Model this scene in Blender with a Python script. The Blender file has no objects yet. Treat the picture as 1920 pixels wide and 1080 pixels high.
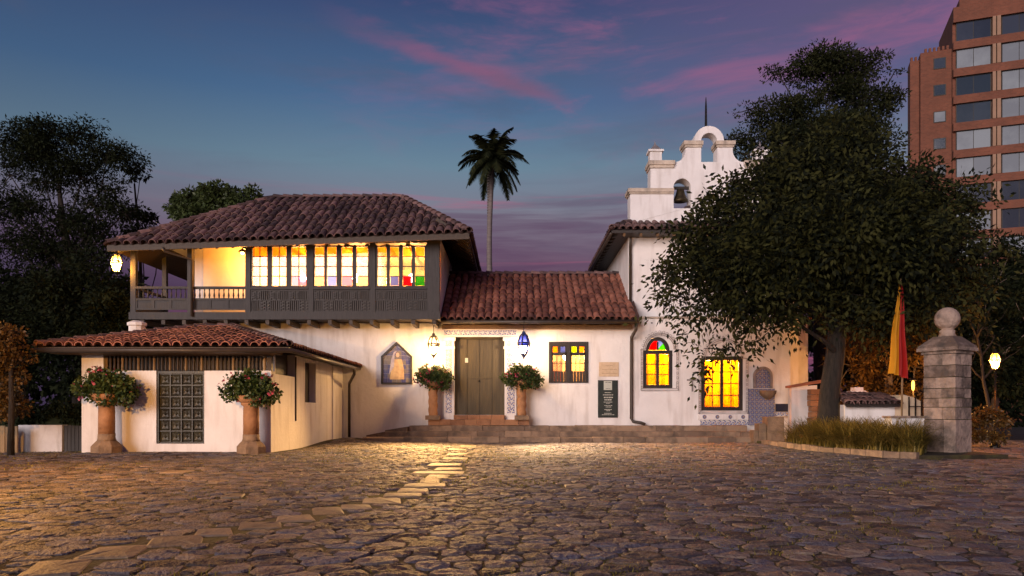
import bpy, math, random
import numpy as np
from mathutils import Vector, Matrix, noise as mnoise
R = random.Random(7)
rng = np.random.default_rng(11)
scn = bpy.context.scene
COL = scn.collection
rad = math.radians

# ------------------------------------------------------------------ camera, sky, sun, exposure
EYE, FOC, HZ = 1.0, 1400.0, 772.0            # eye height, focal length in photo pixels, horizon row
cam_d = bpy.data.cameras.new('camera')
cam = bpy.data.objects.new('camera', cam_d); COL.objects.link(cam)
cam.location = (0, 0, EYE); cam.rotation_euler = (rad(90), 0, 0)
cam_d.sensor_width = 36; cam_d.lens = FOC/1920*36
cam_d.shift_y = (HZ-540)/1920
cam_d.clip_end = 2000
scn.camera = cam
scn.view_settings.view_transform = 'Standard'; scn.view_settings.look = 'None'
scn.view_settings.gamma = 1; scn.view_settings.use_curve_mapping = False
scn.view_settings.exposure = 1.0
scn.cycles.use_denoising = True
scn.cycles.max_bounces = 6; scn.cycles.transparent_max_bounces = 16
scn.cycles.diffuse_bounces = 3; scn.cycles.glossy_bounces = 2
scn.cycles.caustics_reflective = False; scn.cycles.caustics_refractive = False
scn.cycles.sample_clamp_indirect = 3.0

def lin(r, g, b, k=1.0):
    f = lambda c: ((c/255+0.055)/1.055)**2.4 if c > 10 else c/255/12.92
    return (f(r)*k, f(g)*k, f(b)*k, 1)

SUN_AZ, SUN_EL = rad(-152), rad(9)          # afterglow: low, behind the camera and to its left
def make_world():
    w = bpy.data.worlds.new('World'); scn.world = w; w.use_nodes = True
    nt = w.node_tree; N = nt.nodes; L = nt.links; N.clear()
    def n(t, **kw):
        o = N.new(t)
        for k, v in kw.items(): setattr(o, k, v)
        return o
    def math_(op, a, b=None, c=None, clamp=False):
        m = n('ShaderNodeMath', operation=op, use_clamp=clamp)
        for i, s in enumerate((a, b, c)):
            if s is None: continue
            if isinstance(s, (int, float)): m.inputs[i].default_value = s
            else: L.new(s, m.inputs[i])
        return m.outputs[0]
    def sstep(v, a, b):
        m = n('ShaderNodeMapRange', interpolation_type='SMOOTHSTEP')
        L.new(v, m.inputs[0]); m.inputs[1].default_value = a; m.inputs[2].default_value = b
        return m.outputs[0]
    def mix(f, a, b):
        m = n('ShaderNodeMix', data_type='RGBA')
        for sock, s in ((m.inputs[0], f), (m.inputs[6], a), (m.inputs[7], b)):
            if isinstance(s, (int, float, tuple)): sock.default_value = s
            else: L.new(s, sock)
        return m.outputs[2]
    tc = n('ShaderNodeTexCoord'); sep = n('ShaderNodeSeparateXYZ'); L.new(tc.outputs['Generated'], sep.inputs[0])
    x, y, z = sep.outputs
    k = 0.54
    ramp = n('ShaderNodeValToRGB'); cr = ramp.color_ramp
    stops = [(0.0, lin(66, 42, 62, k)), (0.15, lin(84, 54, 78, k)), (0.20, lin(112, 86, 106, k)), (0.25, lin(130, 124, 138, k)), (0.31, lin(108, 134, 152, k)),
             (0.38, lin(76, 108, 144, k)), (0.48, lin(58, 74, 114, k)), (0.7, lin(40, 48, 84, k)), (1.0, lin(34, 40, 72, k))]
    cr.elements[0].position = stops[0][0]; cr.elements[0].color = stops[0][1]
    cr.elements[1].position = stops[1][0]; cr.elements[1].color = stops[1][1]
    for p, c in stops[2:]:
        e = cr.elements.new(p); e.color = c
    L.new(z, ramp.inputs[0])
    # a little of the physical dusk sky
    sky = n('ShaderNodeTexSky', sky_type='NISHITA'); sky.sun_disc = False
    sky.sun_elevation = rad(1.0); sky.sun_rotation = SUN_AZ; sky.ozone_density = 4
    skyk = n('ShaderNodeMix', data_type='RGBA', blend_type='MULTIPLY'); skyk.inputs[0].default_value = 1
    L.new(sky.outputs[0], skyk.inputs[6]); skyk.inputs[7].default_value = (.06, .06, .06, 1)
    base = mix(0.12, ramp.outputs[0], skyk.outputs[2])
    # mauve cast toward the east (right), high up
    ma = math_('MULTIPLY', sstep(x, -0.05, 0.42), sstep(z, 0.25, 0.42))
    base = mix(math_('MULTIPLY', ma, 0.65), base, lin(102, 80, 118, k))
    # cool dark shade toward the west
    base = mix(math_('MULTIPLY', sstep(x, -0.15, -0.6), 0.35), base, lin(40, 52, 84, k))
    # wispy clouds: noise stretched along a gentle diagonal
    def stretched(sx, sy, sz, rot, detail, seed):
        mp = n('ShaderNodeMapping'); mp.inputs['Rotation'].default_value = (0, rot, 0); mp.inputs['Scale'].default_value = (sx, sy, sz)
        mp.inputs['Location'].default_value = (seed, seed*.7, seed*1.3)
        L.new(tc.outputs['Generated'], mp.inputs[0])
        t = n('ShaderNodeTexNoise'); t.inputs['Scale'].default_value = 1; t.inputs['Detail'].default_value = detail
        t.inputs['Roughness'].default_value = 0.6; t.inputs['Distortion'].default_value = .4
        L.new(mp.outputs[0], t.inputs['Vector']); return t.outputs[0]
    w1 = stretched(3.2, 3, 15, rad(22), 6, 3.1)
    w5 = stretched(5.5, 5, 22, rad(30), 7, 6.3)
    wisps = math_('MULTIPLY', math_('MAXIMUM', sstep(w1, 0.46, 0.74), math_('MULTIPLY', sstep(w5, 0.5, 0.72), .7)), sstep(z, 0.27, 0.40))
    wisps = math_('MULTIPLY', wisps, sstep(x, -0.35, 0.15))
    base = mix(math_('MULTIPLY', wisps, 0.8), base, lin(158, 94, 128, k))
    # the long streak
    wob = math_('MULTIPLY', math_('SUBTRACT', stretched(6, 6, 20, rad(20), 5, 9.2), 0.5), 0.05)
    line = math_('ADD', math_('SUBTRACT', z, math_('ADD', math_('MULTIPLY', x, -0.27), 0.402)), wob)
    band = math_('MULTIPLY', sstep(math_('ABSOLUTE', line), 0.015, 0.0), math_('MULTIPLY', sstep(x, -0.25, -0.05), sstep(x, 0.10, 0.02)))
    base = mix(math_('MULTIPLY', band, 0.5), base, lin(150, 84, 112, k))
    # low layered bank of mauve and slate near the horizon
    w2 = stretched(2.2, 2, 30, rad(3), 6, 5.5)
    lowm = math_('MULTIPLY', sstep(z, 0.31, 0.24), sstep(x, -0.55, 0.0))
    base = mix(math_('MULTIPLY', math_('MULTIPLY', sstep(w2, 0.42, 0.62), lowm), 0.7), base, lin(86, 60, 88, k))
    w3 = stretched(2.0, 2, 46, rad(5), 5, 1.4)
    base = mix(math_('MULTIPLY', math_('MULTIPLY', sstep(w3, 0.50, 0.68), lowm), 0.8), base, lin(172, 88, 118, k))
    w4 = stretched(3, 3, 11, rad(12), 6, 7.7)
    base = mix(math_('MULTIPLY', sstep(w4, 0.5, 0.75), 0.35), base, lin(84, 84, 104, k))
    bg = n('ShaderNodeBackground'); bg.inputs[1].default_value = 1.0
    L.new(base, bg.inputs[0])
    out = n('ShaderNodeOutputWorld'); L.new(bg.outputs[0], out.inputs[0])
make_world()
sun_d = bpy.data.lights.new('sun', 'SUN'); sun = bpy.data.objects.new('sun', sun_d); COL.objects.link(sun)
sun_d.energy = 1.65; sun_d.angle = rad(36); sun_d.color = (1.0, 0.85, 0.81)
sd = Vector((math.sin(SUN_AZ)*math.cos(SUN_EL), math.cos(SUN_AZ)*math.cos(SUN_EL), math.sin(SUN_EL)))
sun.rotation_euler = sd.to_track_quat('Z', 'Y').to_euler()

def gx(px, Y): return (px-960)*Y/FOC
def gz(py, Y): return EYE+(HZ-py)*Y/FOC
def ss(a, b, v):
    t = min(1, max(0, (v-a)/(b-a))); return t*t*(3-2*t)

# ------------------------------------------------------------------ materials
MATS = {}
def material(name, c1, c2=None, rough=.7, scale=6, bump=0.0, bscale=None, rand=0.0, detail=6, spec=.4, metal=0, stain=None, aniso=(1, 1, 1), trans=0.0, coord='Object', lo=.35, hi=.65, hue=None):
    """Principled surface: two-colour noise, optional stains, optional per-piece variation."""
    m = bpy.data.materials.new(name); m.use_nodes = True; MATS[name] = m
    nt = m.node_tree; N = nt.nodes; L = nt.links
    b = N['Principled BSDF']; b.inputs['Roughness'].default_value = rough
    b.inputs['Specular IOR Level'].default_value = spec; b.inputs['Metallic'].default_value = metal
    c2 = c2 or c1
    tc = N.new('ShaderNodeTexCoord'); mp = N.new('ShaderNodeMapping'); mp.inputs['Scale'].default_value = aniso
    vec = tc.outputs[coord]
    if coord == 'Object':
        g = N.new('ShaderNodeNewGeometry'); vec = g.outputs['Position']
    L.new(vec, mp.inputs[0])
    t = N.new('ShaderNodeTexNoise'); t.inputs['Scale'].default_value = scale; t.inputs['Detail'].default_value = detail; t.inputs['Roughness'].default_value = .62
    L.new(mp.outputs[0], t.inputs['Vector'])
    rp = N.new('ShaderNodeValToRGB'); rp.color_ramp.elements[0].color = (*c1, 1); rp.color_ramp.elements[1].color = (*c2, 1)
    rp.color_ramp.elements[0].position = lo; rp.color_ramp.elements[1].position = hi
    fac = t.outputs[0]
    if rand:
        oi = N.new('ShaderNodeObjectInfo'); ge = N.new('ShaderNodeNewGeometry')
        ad = N.new('ShaderNodeMath'); ad.operation = 'ADD'; L.new(oi.outputs['Random'], ad.inputs[0]); L.new(ge.outputs['Random Per Island'], ad.inputs[1])
        fr = N.new('ShaderNodeMath'); fr.operation = 'FRACT'; L.new(ad.outputs[0], fr.inputs[0])
        ma = N.new('ShaderNodeMath'); ma.operation = 'MULTIPLY_ADD'; L.new(fr.outputs[0], ma.inputs[0]); ma.inputs[1].default_value = rand; ma.inputs[2].default_value = -rand/2
        a2 = N.new('ShaderNodeMath'); a2.operation = 'ADD'; L.new(t.outputs[0], a2.inputs[0]); L.new(ma.outputs[0], a2.inputs[1]); fac = a2.outputs[0]
    L.new(fac, rp.inputs[0]); colr = rp.outputs[0]
    if stain:
        sc, sscale, amt, an = stain
        mp2 = N.new('ShaderNodeMapping'); mp2.inputs['Scale'].default_value = an; L.new(vec, mp2.inputs[0])
        t2 = N.new('ShaderNodeTexNoise'); t2.inputs['Scale'].default_value = sscale; t2.inputs['Detail'].default_value = 7; L.new(mp2.outputs[0], t2.inputs['Vector'])
        mr = N.new('ShaderNodeMapRange'); L.new(t2.outputs[0], mr.inputs[0]); mr.inputs[1].default_value = .5; mr.inputs[2].default_value = .75; mr.inputs[4].default_value = amt
        mx = N.new('ShaderNodeMix'); mx.data_type = 'RGBA'; L.new(mr.outputs[0], mx.inputs[0]); L.new(colr, mx.inputs[6]); mx.inputs[7].default_value = (*sc, 1); colr = mx.outputs[2]
    if hue and rand:                                                # some pieces of another stone
        h1 = N.new('ShaderNodeMath'); h1.operation = 'MULTIPLY'; L.new(fr.outputs[0], h1.inputs[0]); h1.inputs[1].default_value = 7.31
        h2 = N.new('ShaderNodeMath'); h2.operation = 'FRACT'; L.new(h1.outputs[0], h2.inputs[0])
        h3 = N.new('ShaderNodeMapRange'); L.new(h2.outputs[0], h3.inputs[0]); h3.inputs[1].default_value = .45; h3.inputs[4].default_value = hue[1]
        hx = N.new('ShaderNodeMix'); hx.data_type = 'RGBA'; L.new(h3.outputs[0], hx.inputs[0]); L.new(colr, hx.inputs[6]); hx.inputs[7].default_value = (*hue[0], 1); colr = hx.outputs[2]
    L.new(colr, b.inputs['Base Color'])
    if bump:
        t3 = N.new('ShaderNodeTexNoise'); t3.inputs['Scale'].default_value = bscale or scale*3; t3.inputs['Detail'].default_value = 5; L.new(mp.outputs[0], t3.inputs['Vector'])
        bp = N.new('ShaderNodeBump'); bp.inputs['Strength'].default_value = 1; bp.inputs['Distance'].default_value = bump
        L.new(t3.outputs[0], bp.inputs['Height']); L.new(bp.outputs[0], b.inputs['Normal'])
    if trans:
        tr = N.new('ShaderNodeBsdfTranslucent'); L.new(colr, tr.inputs[0])
        mxs = N.new('ShaderNodeMixShader'); mxs.inputs[0].default_value = trans
        L.new(b.outputs[0], mxs.inputs[1]); L.new(tr.outputs[0], mxs.inputs[2]); L.new(mxs.outputs[0], N['Material Output'].inputs[0])
    return m
def glow(name, col, strength):
    m = bpy.data.materials.new(name); m.use_nodes = True; MATS[name] = m
    nt = m.node_tree; nt.nodes.clear(); e = nt.nodes.new('ShaderNodeEmission'); e.inputs[0].default_value = (*col, 1); e.inputs[1].default_value = strength
    o = nt.nodes.new('ShaderNodeOutputMaterial'); nt.links.new(e.outputs[0], o.inputs[0]); return m
def pane_glass(name, tint, frost=0.0, gloss=.06, pattern=0):
    """Thin window glass: lets tinted light straight through, a share of it diffused, a little mirrored."""
    m = bpy.data.materials.new(name); m.use_nodes = True; MATS[name] = m
    nt = m.node_tree; N = nt.nodes; L = nt.links; N.clear()
    t = N.new('ShaderNodeBsdfTransparent'); t.inputs[0].default_value = (*tint, 1)
    g = N.new('ShaderNodeBsdfGlossy'); g.inputs['Roughness'].default_value = .05
    top = t.outputs[0]
    if frost:
        d = N.new('ShaderNodeBsdfTranslucent'); d.inputs[0].default_value = (*tint, 1)
        mx = N.new('ShaderNodeMixShader'); mx.inputs[0].default_value = frost
        if pattern:
            ge = N.new('ShaderNodeNewGeometry'); v = N.new('ShaderNodeTexVoronoi'); v.inputs['Scale'].default_value = pattern; L.new(ge.outputs['Position'], v.inputs['Vector'])
            mr = N.new('ShaderNodeMapRange'); L.new(v.outputs[0], mr.inputs[0]); mr.inputs[1].default_value = .1; mr.inputs[2].default_value = .6
            mr.inputs[3].default_value = frost*.25; mr.inputs[4].default_value = min(1, frost*1.5); L.new(mr.outputs[0], mx.inputs[0])
        L.new(t.outputs[0], mx.inputs[1]); L.new(d.outputs[0], mx.inputs[2]); top = mx.outputs[0]
    m2 = N.new('ShaderNodeMixShader'); m2.inputs[0].default_value = gloss; L.new(top, m2.inputs[1]); L.new(g.outputs[0], m2.inputs[2])
    o = N.new('ShaderNodeOutputMaterial'); L.new(m2.outputs[0], o.inputs[0]); return m
def azulejo(name, ground, c_a, c_b, tile=.16):
    """Glazed painted tiles: grid joints with a blue and ochre motif repeated on each tile, varied from tile to tile."""
    m = bpy.data.materials.new(name); m.use_nodes = True; MATS[name] = m
    nt = m.node_tree; N = nt.nodes; L = nt.links; b = N['Principled BSDF']; b.inputs['Roughness'].default_value = .3
    ge = N.new('ShaderNodeNewGeometry'); sp = N.new('ShaderNodeSeparateXYZ'); L.new(ge.outputs['Position'], sp.inputs[0])
    def M(op, a, bb=None):
        q = N.new('ShaderNodeMath'); q.operation = op
        for i, s in enumerate((a, bb)):
            if s is None: continue
            if isinstance(s, (int, float)): q.inputs[i].default_value = s
            else: L.new(s, q.inputs[i])
        return q.outputs[0]
    u = M('SUBTRACT', M('FRACT', M('DIVIDE', sp.outputs[0], tile)), .5); v = M('SUBTRACT', M('FRACT', M('DIVIDE', sp.outputs[2], tile)), .5)
    r = M('SQRT', M('ADD', M('MULTIPLY', u, u), M('MULTIPLY', v, v)))
    an = M('ARCTAN2', v, u); pet = M('ADD', r, M('MULTIPLY', M('SINE', M('MULTIPLY', an, 4)), .09))
    nz = N.new('ShaderNodeTexNoise'); nz.inputs['Scale'].default_value = 14; L.new(ge.outputs['Position'], nz.inputs['Vector'])
    pet = M('ADD', pet, M('MULTIPLY', M('SUBTRACT', nz.outputs[0], .5), .25))
    ring = M('LESS_THAN', M('ABSOLUTE', M('SUBTRACT', pet, .34)), .085); dot = M('LESS_THAN', pet, .13)
    edge = M('GREATER_THAN', M('MAXIMUM', M('ABSOLUTE', u), M('ABSOLUTE', v)), .475)
    def mix(f, a, bb):
        q = N.new('ShaderNodeMix'); q.data_type = 'RGBA'; L.new(f, q.inputs[0])
        for s, i in ((a, 6), (bb, 7)):
            if isinstance(s, tuple): q.inputs[i].default_value = (*s, 1)
            else: L.new(s, q.inputs[i])
        return q.outputs[2]
    c = mix(ring, ground, c_a); c = mix(dot, c, c_b); c = mix(edge, c, (.35, .33, .3)); L.new(c, b.inputs['Base Color']); return m
def brickmat(name, c1, c2, mortar, scale):
    m = bpy.data.materials.new(name); m.use_nodes = True; MATS[name] = m
    nt = m.node_tree; N = nt.nodes; L = nt.links; b = N['Principled BSDF']; b.inputs['Roughness'].default_value = .85
    tc = N.new('ShaderNodeTexCoord'); mp = N.new('ShaderNodeMapping'); mp.inputs['Rotation'].default_value = (rad(90), 0, 0); L.new(tc.outputs['Object'], mp.inputs[0])
    t = N.new('ShaderNodeTexBrick'); t.inputs['Scale'].default_value = scale; t.inputs['Color1'].default_value = (*c1, 1); t.inputs['Color2'].default_value = (*c2, 1); t.inputs['Mortar'].default_value = (*mortar, 1)
    L.new(mp.outputs[0], t.inputs['Vector'])
    nz = N.new('ShaderNodeTexNoise'); nz.inputs['Scale'].default_value = .5; nz.inputs['Detail'].default_value = 8; L.new(tc.outputs['Object'], nz.inputs['Vector'])
    hs = N.new('ShaderNodeHueSaturation'); L.new(t.outputs[0], hs.inputs['Color'])
    mr = N.new('ShaderNodeMapRange'); L.new(nz.outputs[0], mr.inputs[0]); mr.inputs[3].default_value = .6; mr.inputs[4].default_value = 1.4; L.new(mr.outputs[0], hs.inputs['Value'])
    L.new(hs.outputs[0], b.inputs['Base Color']); return m

material('stucco', (.80, .77, .76), (.70, .67, .66), .85, 1.6, .012, 9, stain=((.40, .34, .30), 1.3, .5, (3, 3, .5)), lo=.3, hi=.8)
material('stucco_old', (.72, .70, .70), (.55, .52, .52), .9, 2.2, .014, 9, stain=((.22, .20, .19), 1.8, .55, (3, 3, .6)), lo=.3, hi=.8)
material('plaster_warm', (.78, .66, .46), (.72, .58, .40), .8, 2, .004, 8)
material('plaster_amber', (.42, .24, .05), (.26, .13, .025), .8, 3, 0)
material('plaster_room', (.46, .30, .13), (.34, .20, .08), .8, 1.2, 0)
material('ceiling_wood', (.34, .19, .07), (.24, .13, .05), .7, 3, .003, 12, aniso=(1, 6, 1))
material('ceiling_white', (.80, .76, .68), (.7, .66, .58), .8, 3)
material('wood_grey', (.038, .034, .035), (.020, .018, .019), .6, 4, .004, 30, rand=.25, aniso=(6, 6, .8))
material('wood_brown', (.060, .040, .026), (.032, .022, .016), .6, 4, .004, 30, rand=.2, aniso=(5, 5, .8))
material('wood_dark', (.030, .022, .018), (.016, .012, .010), .5, 4, .003, 30, rand=.2, aniso=(5, 5, .8))
material('wood_olive', (.062, .046, .020), (.034, .026, .013), .55, 3, .006, 26, rand=.25, aniso=(7, 7, .5))
material('wood_carved', (.045, .042, .026), (.022, .020, .014), .45, 5, .006, 30, rand=.2)
material('wood_soffit', (.20, .115, .055), (.12, .07, .036), .7, 4, .003, 20, aniso=(5, .8, 5))
material('roof_tile', (.046, .028, .029), (.25, .142, .128), .8, 5, .008, 30, rand=.55, stain=((.035, .03, .032), 2.5, .7, (1, 1, 1)), lo=.22, hi=.85)
material('roof_tile_red', (.13, .045, .032), (.42, .17, .11), .8, 5, .008, 30, rand=.55, stain=((.05, .035, .034), 2.5, .6, (1, 1, 1)), lo=.22, hi=.85)
material('roof_pan', (.05, .026, .024), (.10, .05, .04), .9, 4, .01, 20)
material('gutter', (.055, .040, .030), (.035, .026, .02), .5, 5, spec=.5)
material('step_stone', (.30, .205, .135), (.16, .11, .078), .8, 4, .02, 14, rand=.35, stain=((.06, .05, .04), 2, .7, (1, 1, 1)))
material('brick_step', (.34, .17, .085), (.22, .105, .055), .8, 4, .012, 20, rand=.4)
material('paving', (.050, .036, .034), (.235, .178, .145), .62, 9, .034, 36, rand=.6, hue=((.115, .115, .155), .85), stain=((.034, .027, .022), 3.4, .8, (1, 1, 1)), spec=.36, lo=.26, hi=.76)
material('slab', (.15, .115, .085), (.25, .19, .135), .64, 5, .012, 26, rand=.45, stain=((.10, .08, .06), 2.4, .7, (1, 1, 1)), spec=.4)
material('soil', (.026, .020, .013), (.060, .048, .022), .95, 2.5, .03, 20, stain=((.12, .115, .022), 1.1, .9, (1, 1, 1)))
material('soil_far', (.030, .028, .022), (.05, .045, .03), .95, .6, .03, 10)
material('pillar_stone', (.36, .265, .215), (.12, .085, .068), .9, 2.6, .045, 12, rand=.4, stain=((.06, .055, .05), 3.2, .95, (1, 1, 1)))
material('carved_stone', (.30, .20, .12), (.17, .115, .075), .85, 4, .02, 16, stain=((.06, .05, .04), 2.5, .6, (1, 1, 1)))
material('column_ochre', (.42, .21, .095), (.28, .135, .06), .75, 4, .012, 16)
material('cornice_stone', (.62, .52, .42), (.40, .33, .27), .9, 3, .02, 14, stain=((.14, .12, .1), 3, .8, (1, 1, .5)))
material('iron', (.018, .016, .015), (.03, .026, .022), .45, 8, metal=.6)
material('iron_pale', (.30, .27, .27), (.18, .16, .16), .5, 8, metal=.3)
material('lead_blue', (.02, .03, .10), (.03, .045, .14), .4, 8)
material('marble', (.62, .47, .32), (.50, .37, .24), .5, 8)
material('marble_text', (.36, .25, .16), None, .7)
material('board_black', (.018, .026, .024), (.03, .036, .03), .35, 5)
material('board_text', (.50, .50, .44), None, .7)
material('paper', (.50, .52, .46), (.42, .44, .38), .8, 20)
material('leaf_dark', (.006, .010, .005), (.020, .026, .010), .75, 1.2, rand=.5, trans=.30, spec=.1)
material('leaf_tree', (.008, .011, .006), (.048, .050, .015), .75, .7, rand=.7, trans=.30, spec=.1)
material('leaf_fine', (.012, .017, .008), (.036, .040, .015), .75, .9, rand=.6, trans=.30, spec=.1)
material('leaf_mid', (.040, .060, .018), (.075, .100, .028), .5, 1.0, rand=.6, trans=.3)
material('leaf_lamplit', (.075, .040, .012), (.160, .090, .020), .5, 1.5, rand=.6, trans=.35)  # warm lamplight on the foliage put into the leaf colour
material('leaf_basket', (.026, .052, .014), (.090, .120, .030), .45, 6, rand=.6, trans=.3)
material('petal_pink', (.30, .03, .07), (.52, .10, .13), .5, 8, rand=.6, trans=.3)
material('grass_blade', (.11, .09, .018), (.34, .25, .055), .5, 1.2, rand=.7, trans=.35)  # blade colour raised toward the yellow of lamplight
material('moss', (.13, .125, .022), (.26, .22, .04), .9, 3, rand=.6, trans=.3)
material('bark', (.032, .024, .018), (.014, .011, .009), .9, 6, .04, 14, aniso=(3, 3, .5))
material('bark_pale', (.20, .16, .13), (.11, .09, .075), .9, 6, .03, 14, aniso=(3, 3, .5))
material('palm_trunk', (.20, .165, .15), (.13, .105, .10), .85, 3, .02, 10, aniso=(1, 1, 4))
material('flag_yellow', (.55, .24, .010), (.60, .28, .01), .7, 3, trans=.25)
material('flag_red', (.34, .012, .010), (.28, .01, .01), .7, 3, trans=.25)
material('hotel_trim', (.30, .18, .12), (.25, .15, .095), .8, 1)
material('hotel_glass', (.020, .026, .040), (.035, .042, .060), .08, .3, rand=.5, spec=.8)
material('hotel_blind', (.15, .18, .21), (.09, .11, .14), .5, .4, rand=.5, spec=.6)
material('wood_fence', (.30, .20, .10), (.17, .11, .06), .7, 4, .005, 22, rand=.4, aniso=(6, 6, .6))
material('cloth_red', (.42, .045, .015), (.30, .03, .012), .9, 5)
material('book', (.16, .03, .02), (.35, .22, .12), .8, 9, rand=.6)
material('figure_robe', (.60, .42, .20), (.42, .26, .12), .4, 8)
material('figure_cloak', (.48, .42, .44), (.30, .26, .34), .4, 8)
material('figure_skin', (.55, .36, .26), None, .4)
material('niche_tile', (.05, .05, .16), (.16, .13, .10), .35, 5, rand=.6)
material('navy', (.012, .012, .03), (.02, .02, .04), .6, 4)
material('bell_bronze', (.10, .075, .04), (.05, .04, .025), .45, 6, metal=.7)
azulejo('azulejo_white', (.70, .68, .66), (.035, .06, .26), (.42, .22, .05), .17)
azulejo('azulejo_gold', (.26, .25, .30), (.07, .09, .26), (.46, .31, .08), .15)
brickmat('brick_hotel', (.170, .052, .026), (.125, .038, .019), (.135, .066, .042), 1.6)
pane_glass('glass_clear', (.97, .96, .93), .10)
pane_glass('glass_lit_top', (1.0, .60, .16), .12)  # clear panes, tinted for the orange-lit ceiling behind them
pane_glass('glass_yellow', (.95, .60, .05), .16, pattern=22)
pane_glass('glass_gold', (.95, .55, .03), .30)
pane_glass('glass_blue', (.22, .30, .85), .30)
pane_glass('glass_lilac', (.55, .42, .75), .30)
pane_glass('glass_red', (.80, .02, .02), .30)
pane_glass('glass_green', (.12, .50, .06), .30)
pane_glass('glass_lime', (.62, .85, .04), .30)
pane_glass('glass_pink', (.85, .22, .36), .30)
pane_glass('lamp_frost', (1.0, .93, .80), .28)
pane_glass('lamp_amber', (1.0, .66, .26), .5)
pane_glass('lamp_blue', (.03, .045, .42), .35)
pane_glass('lamp_ice', (.72, .76, 1.0), .28)
glow('bulb_warm', (1, .72, .38), 14)
glow('bulb_orange', (1, .50, .14), 14)
glow('bulb_dim', (1, .40, .06), 3)
glow('bulb_cool', (.85, .9, 1), 12)
glow('bulb_white', (1, .88, .68), 16)

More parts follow.
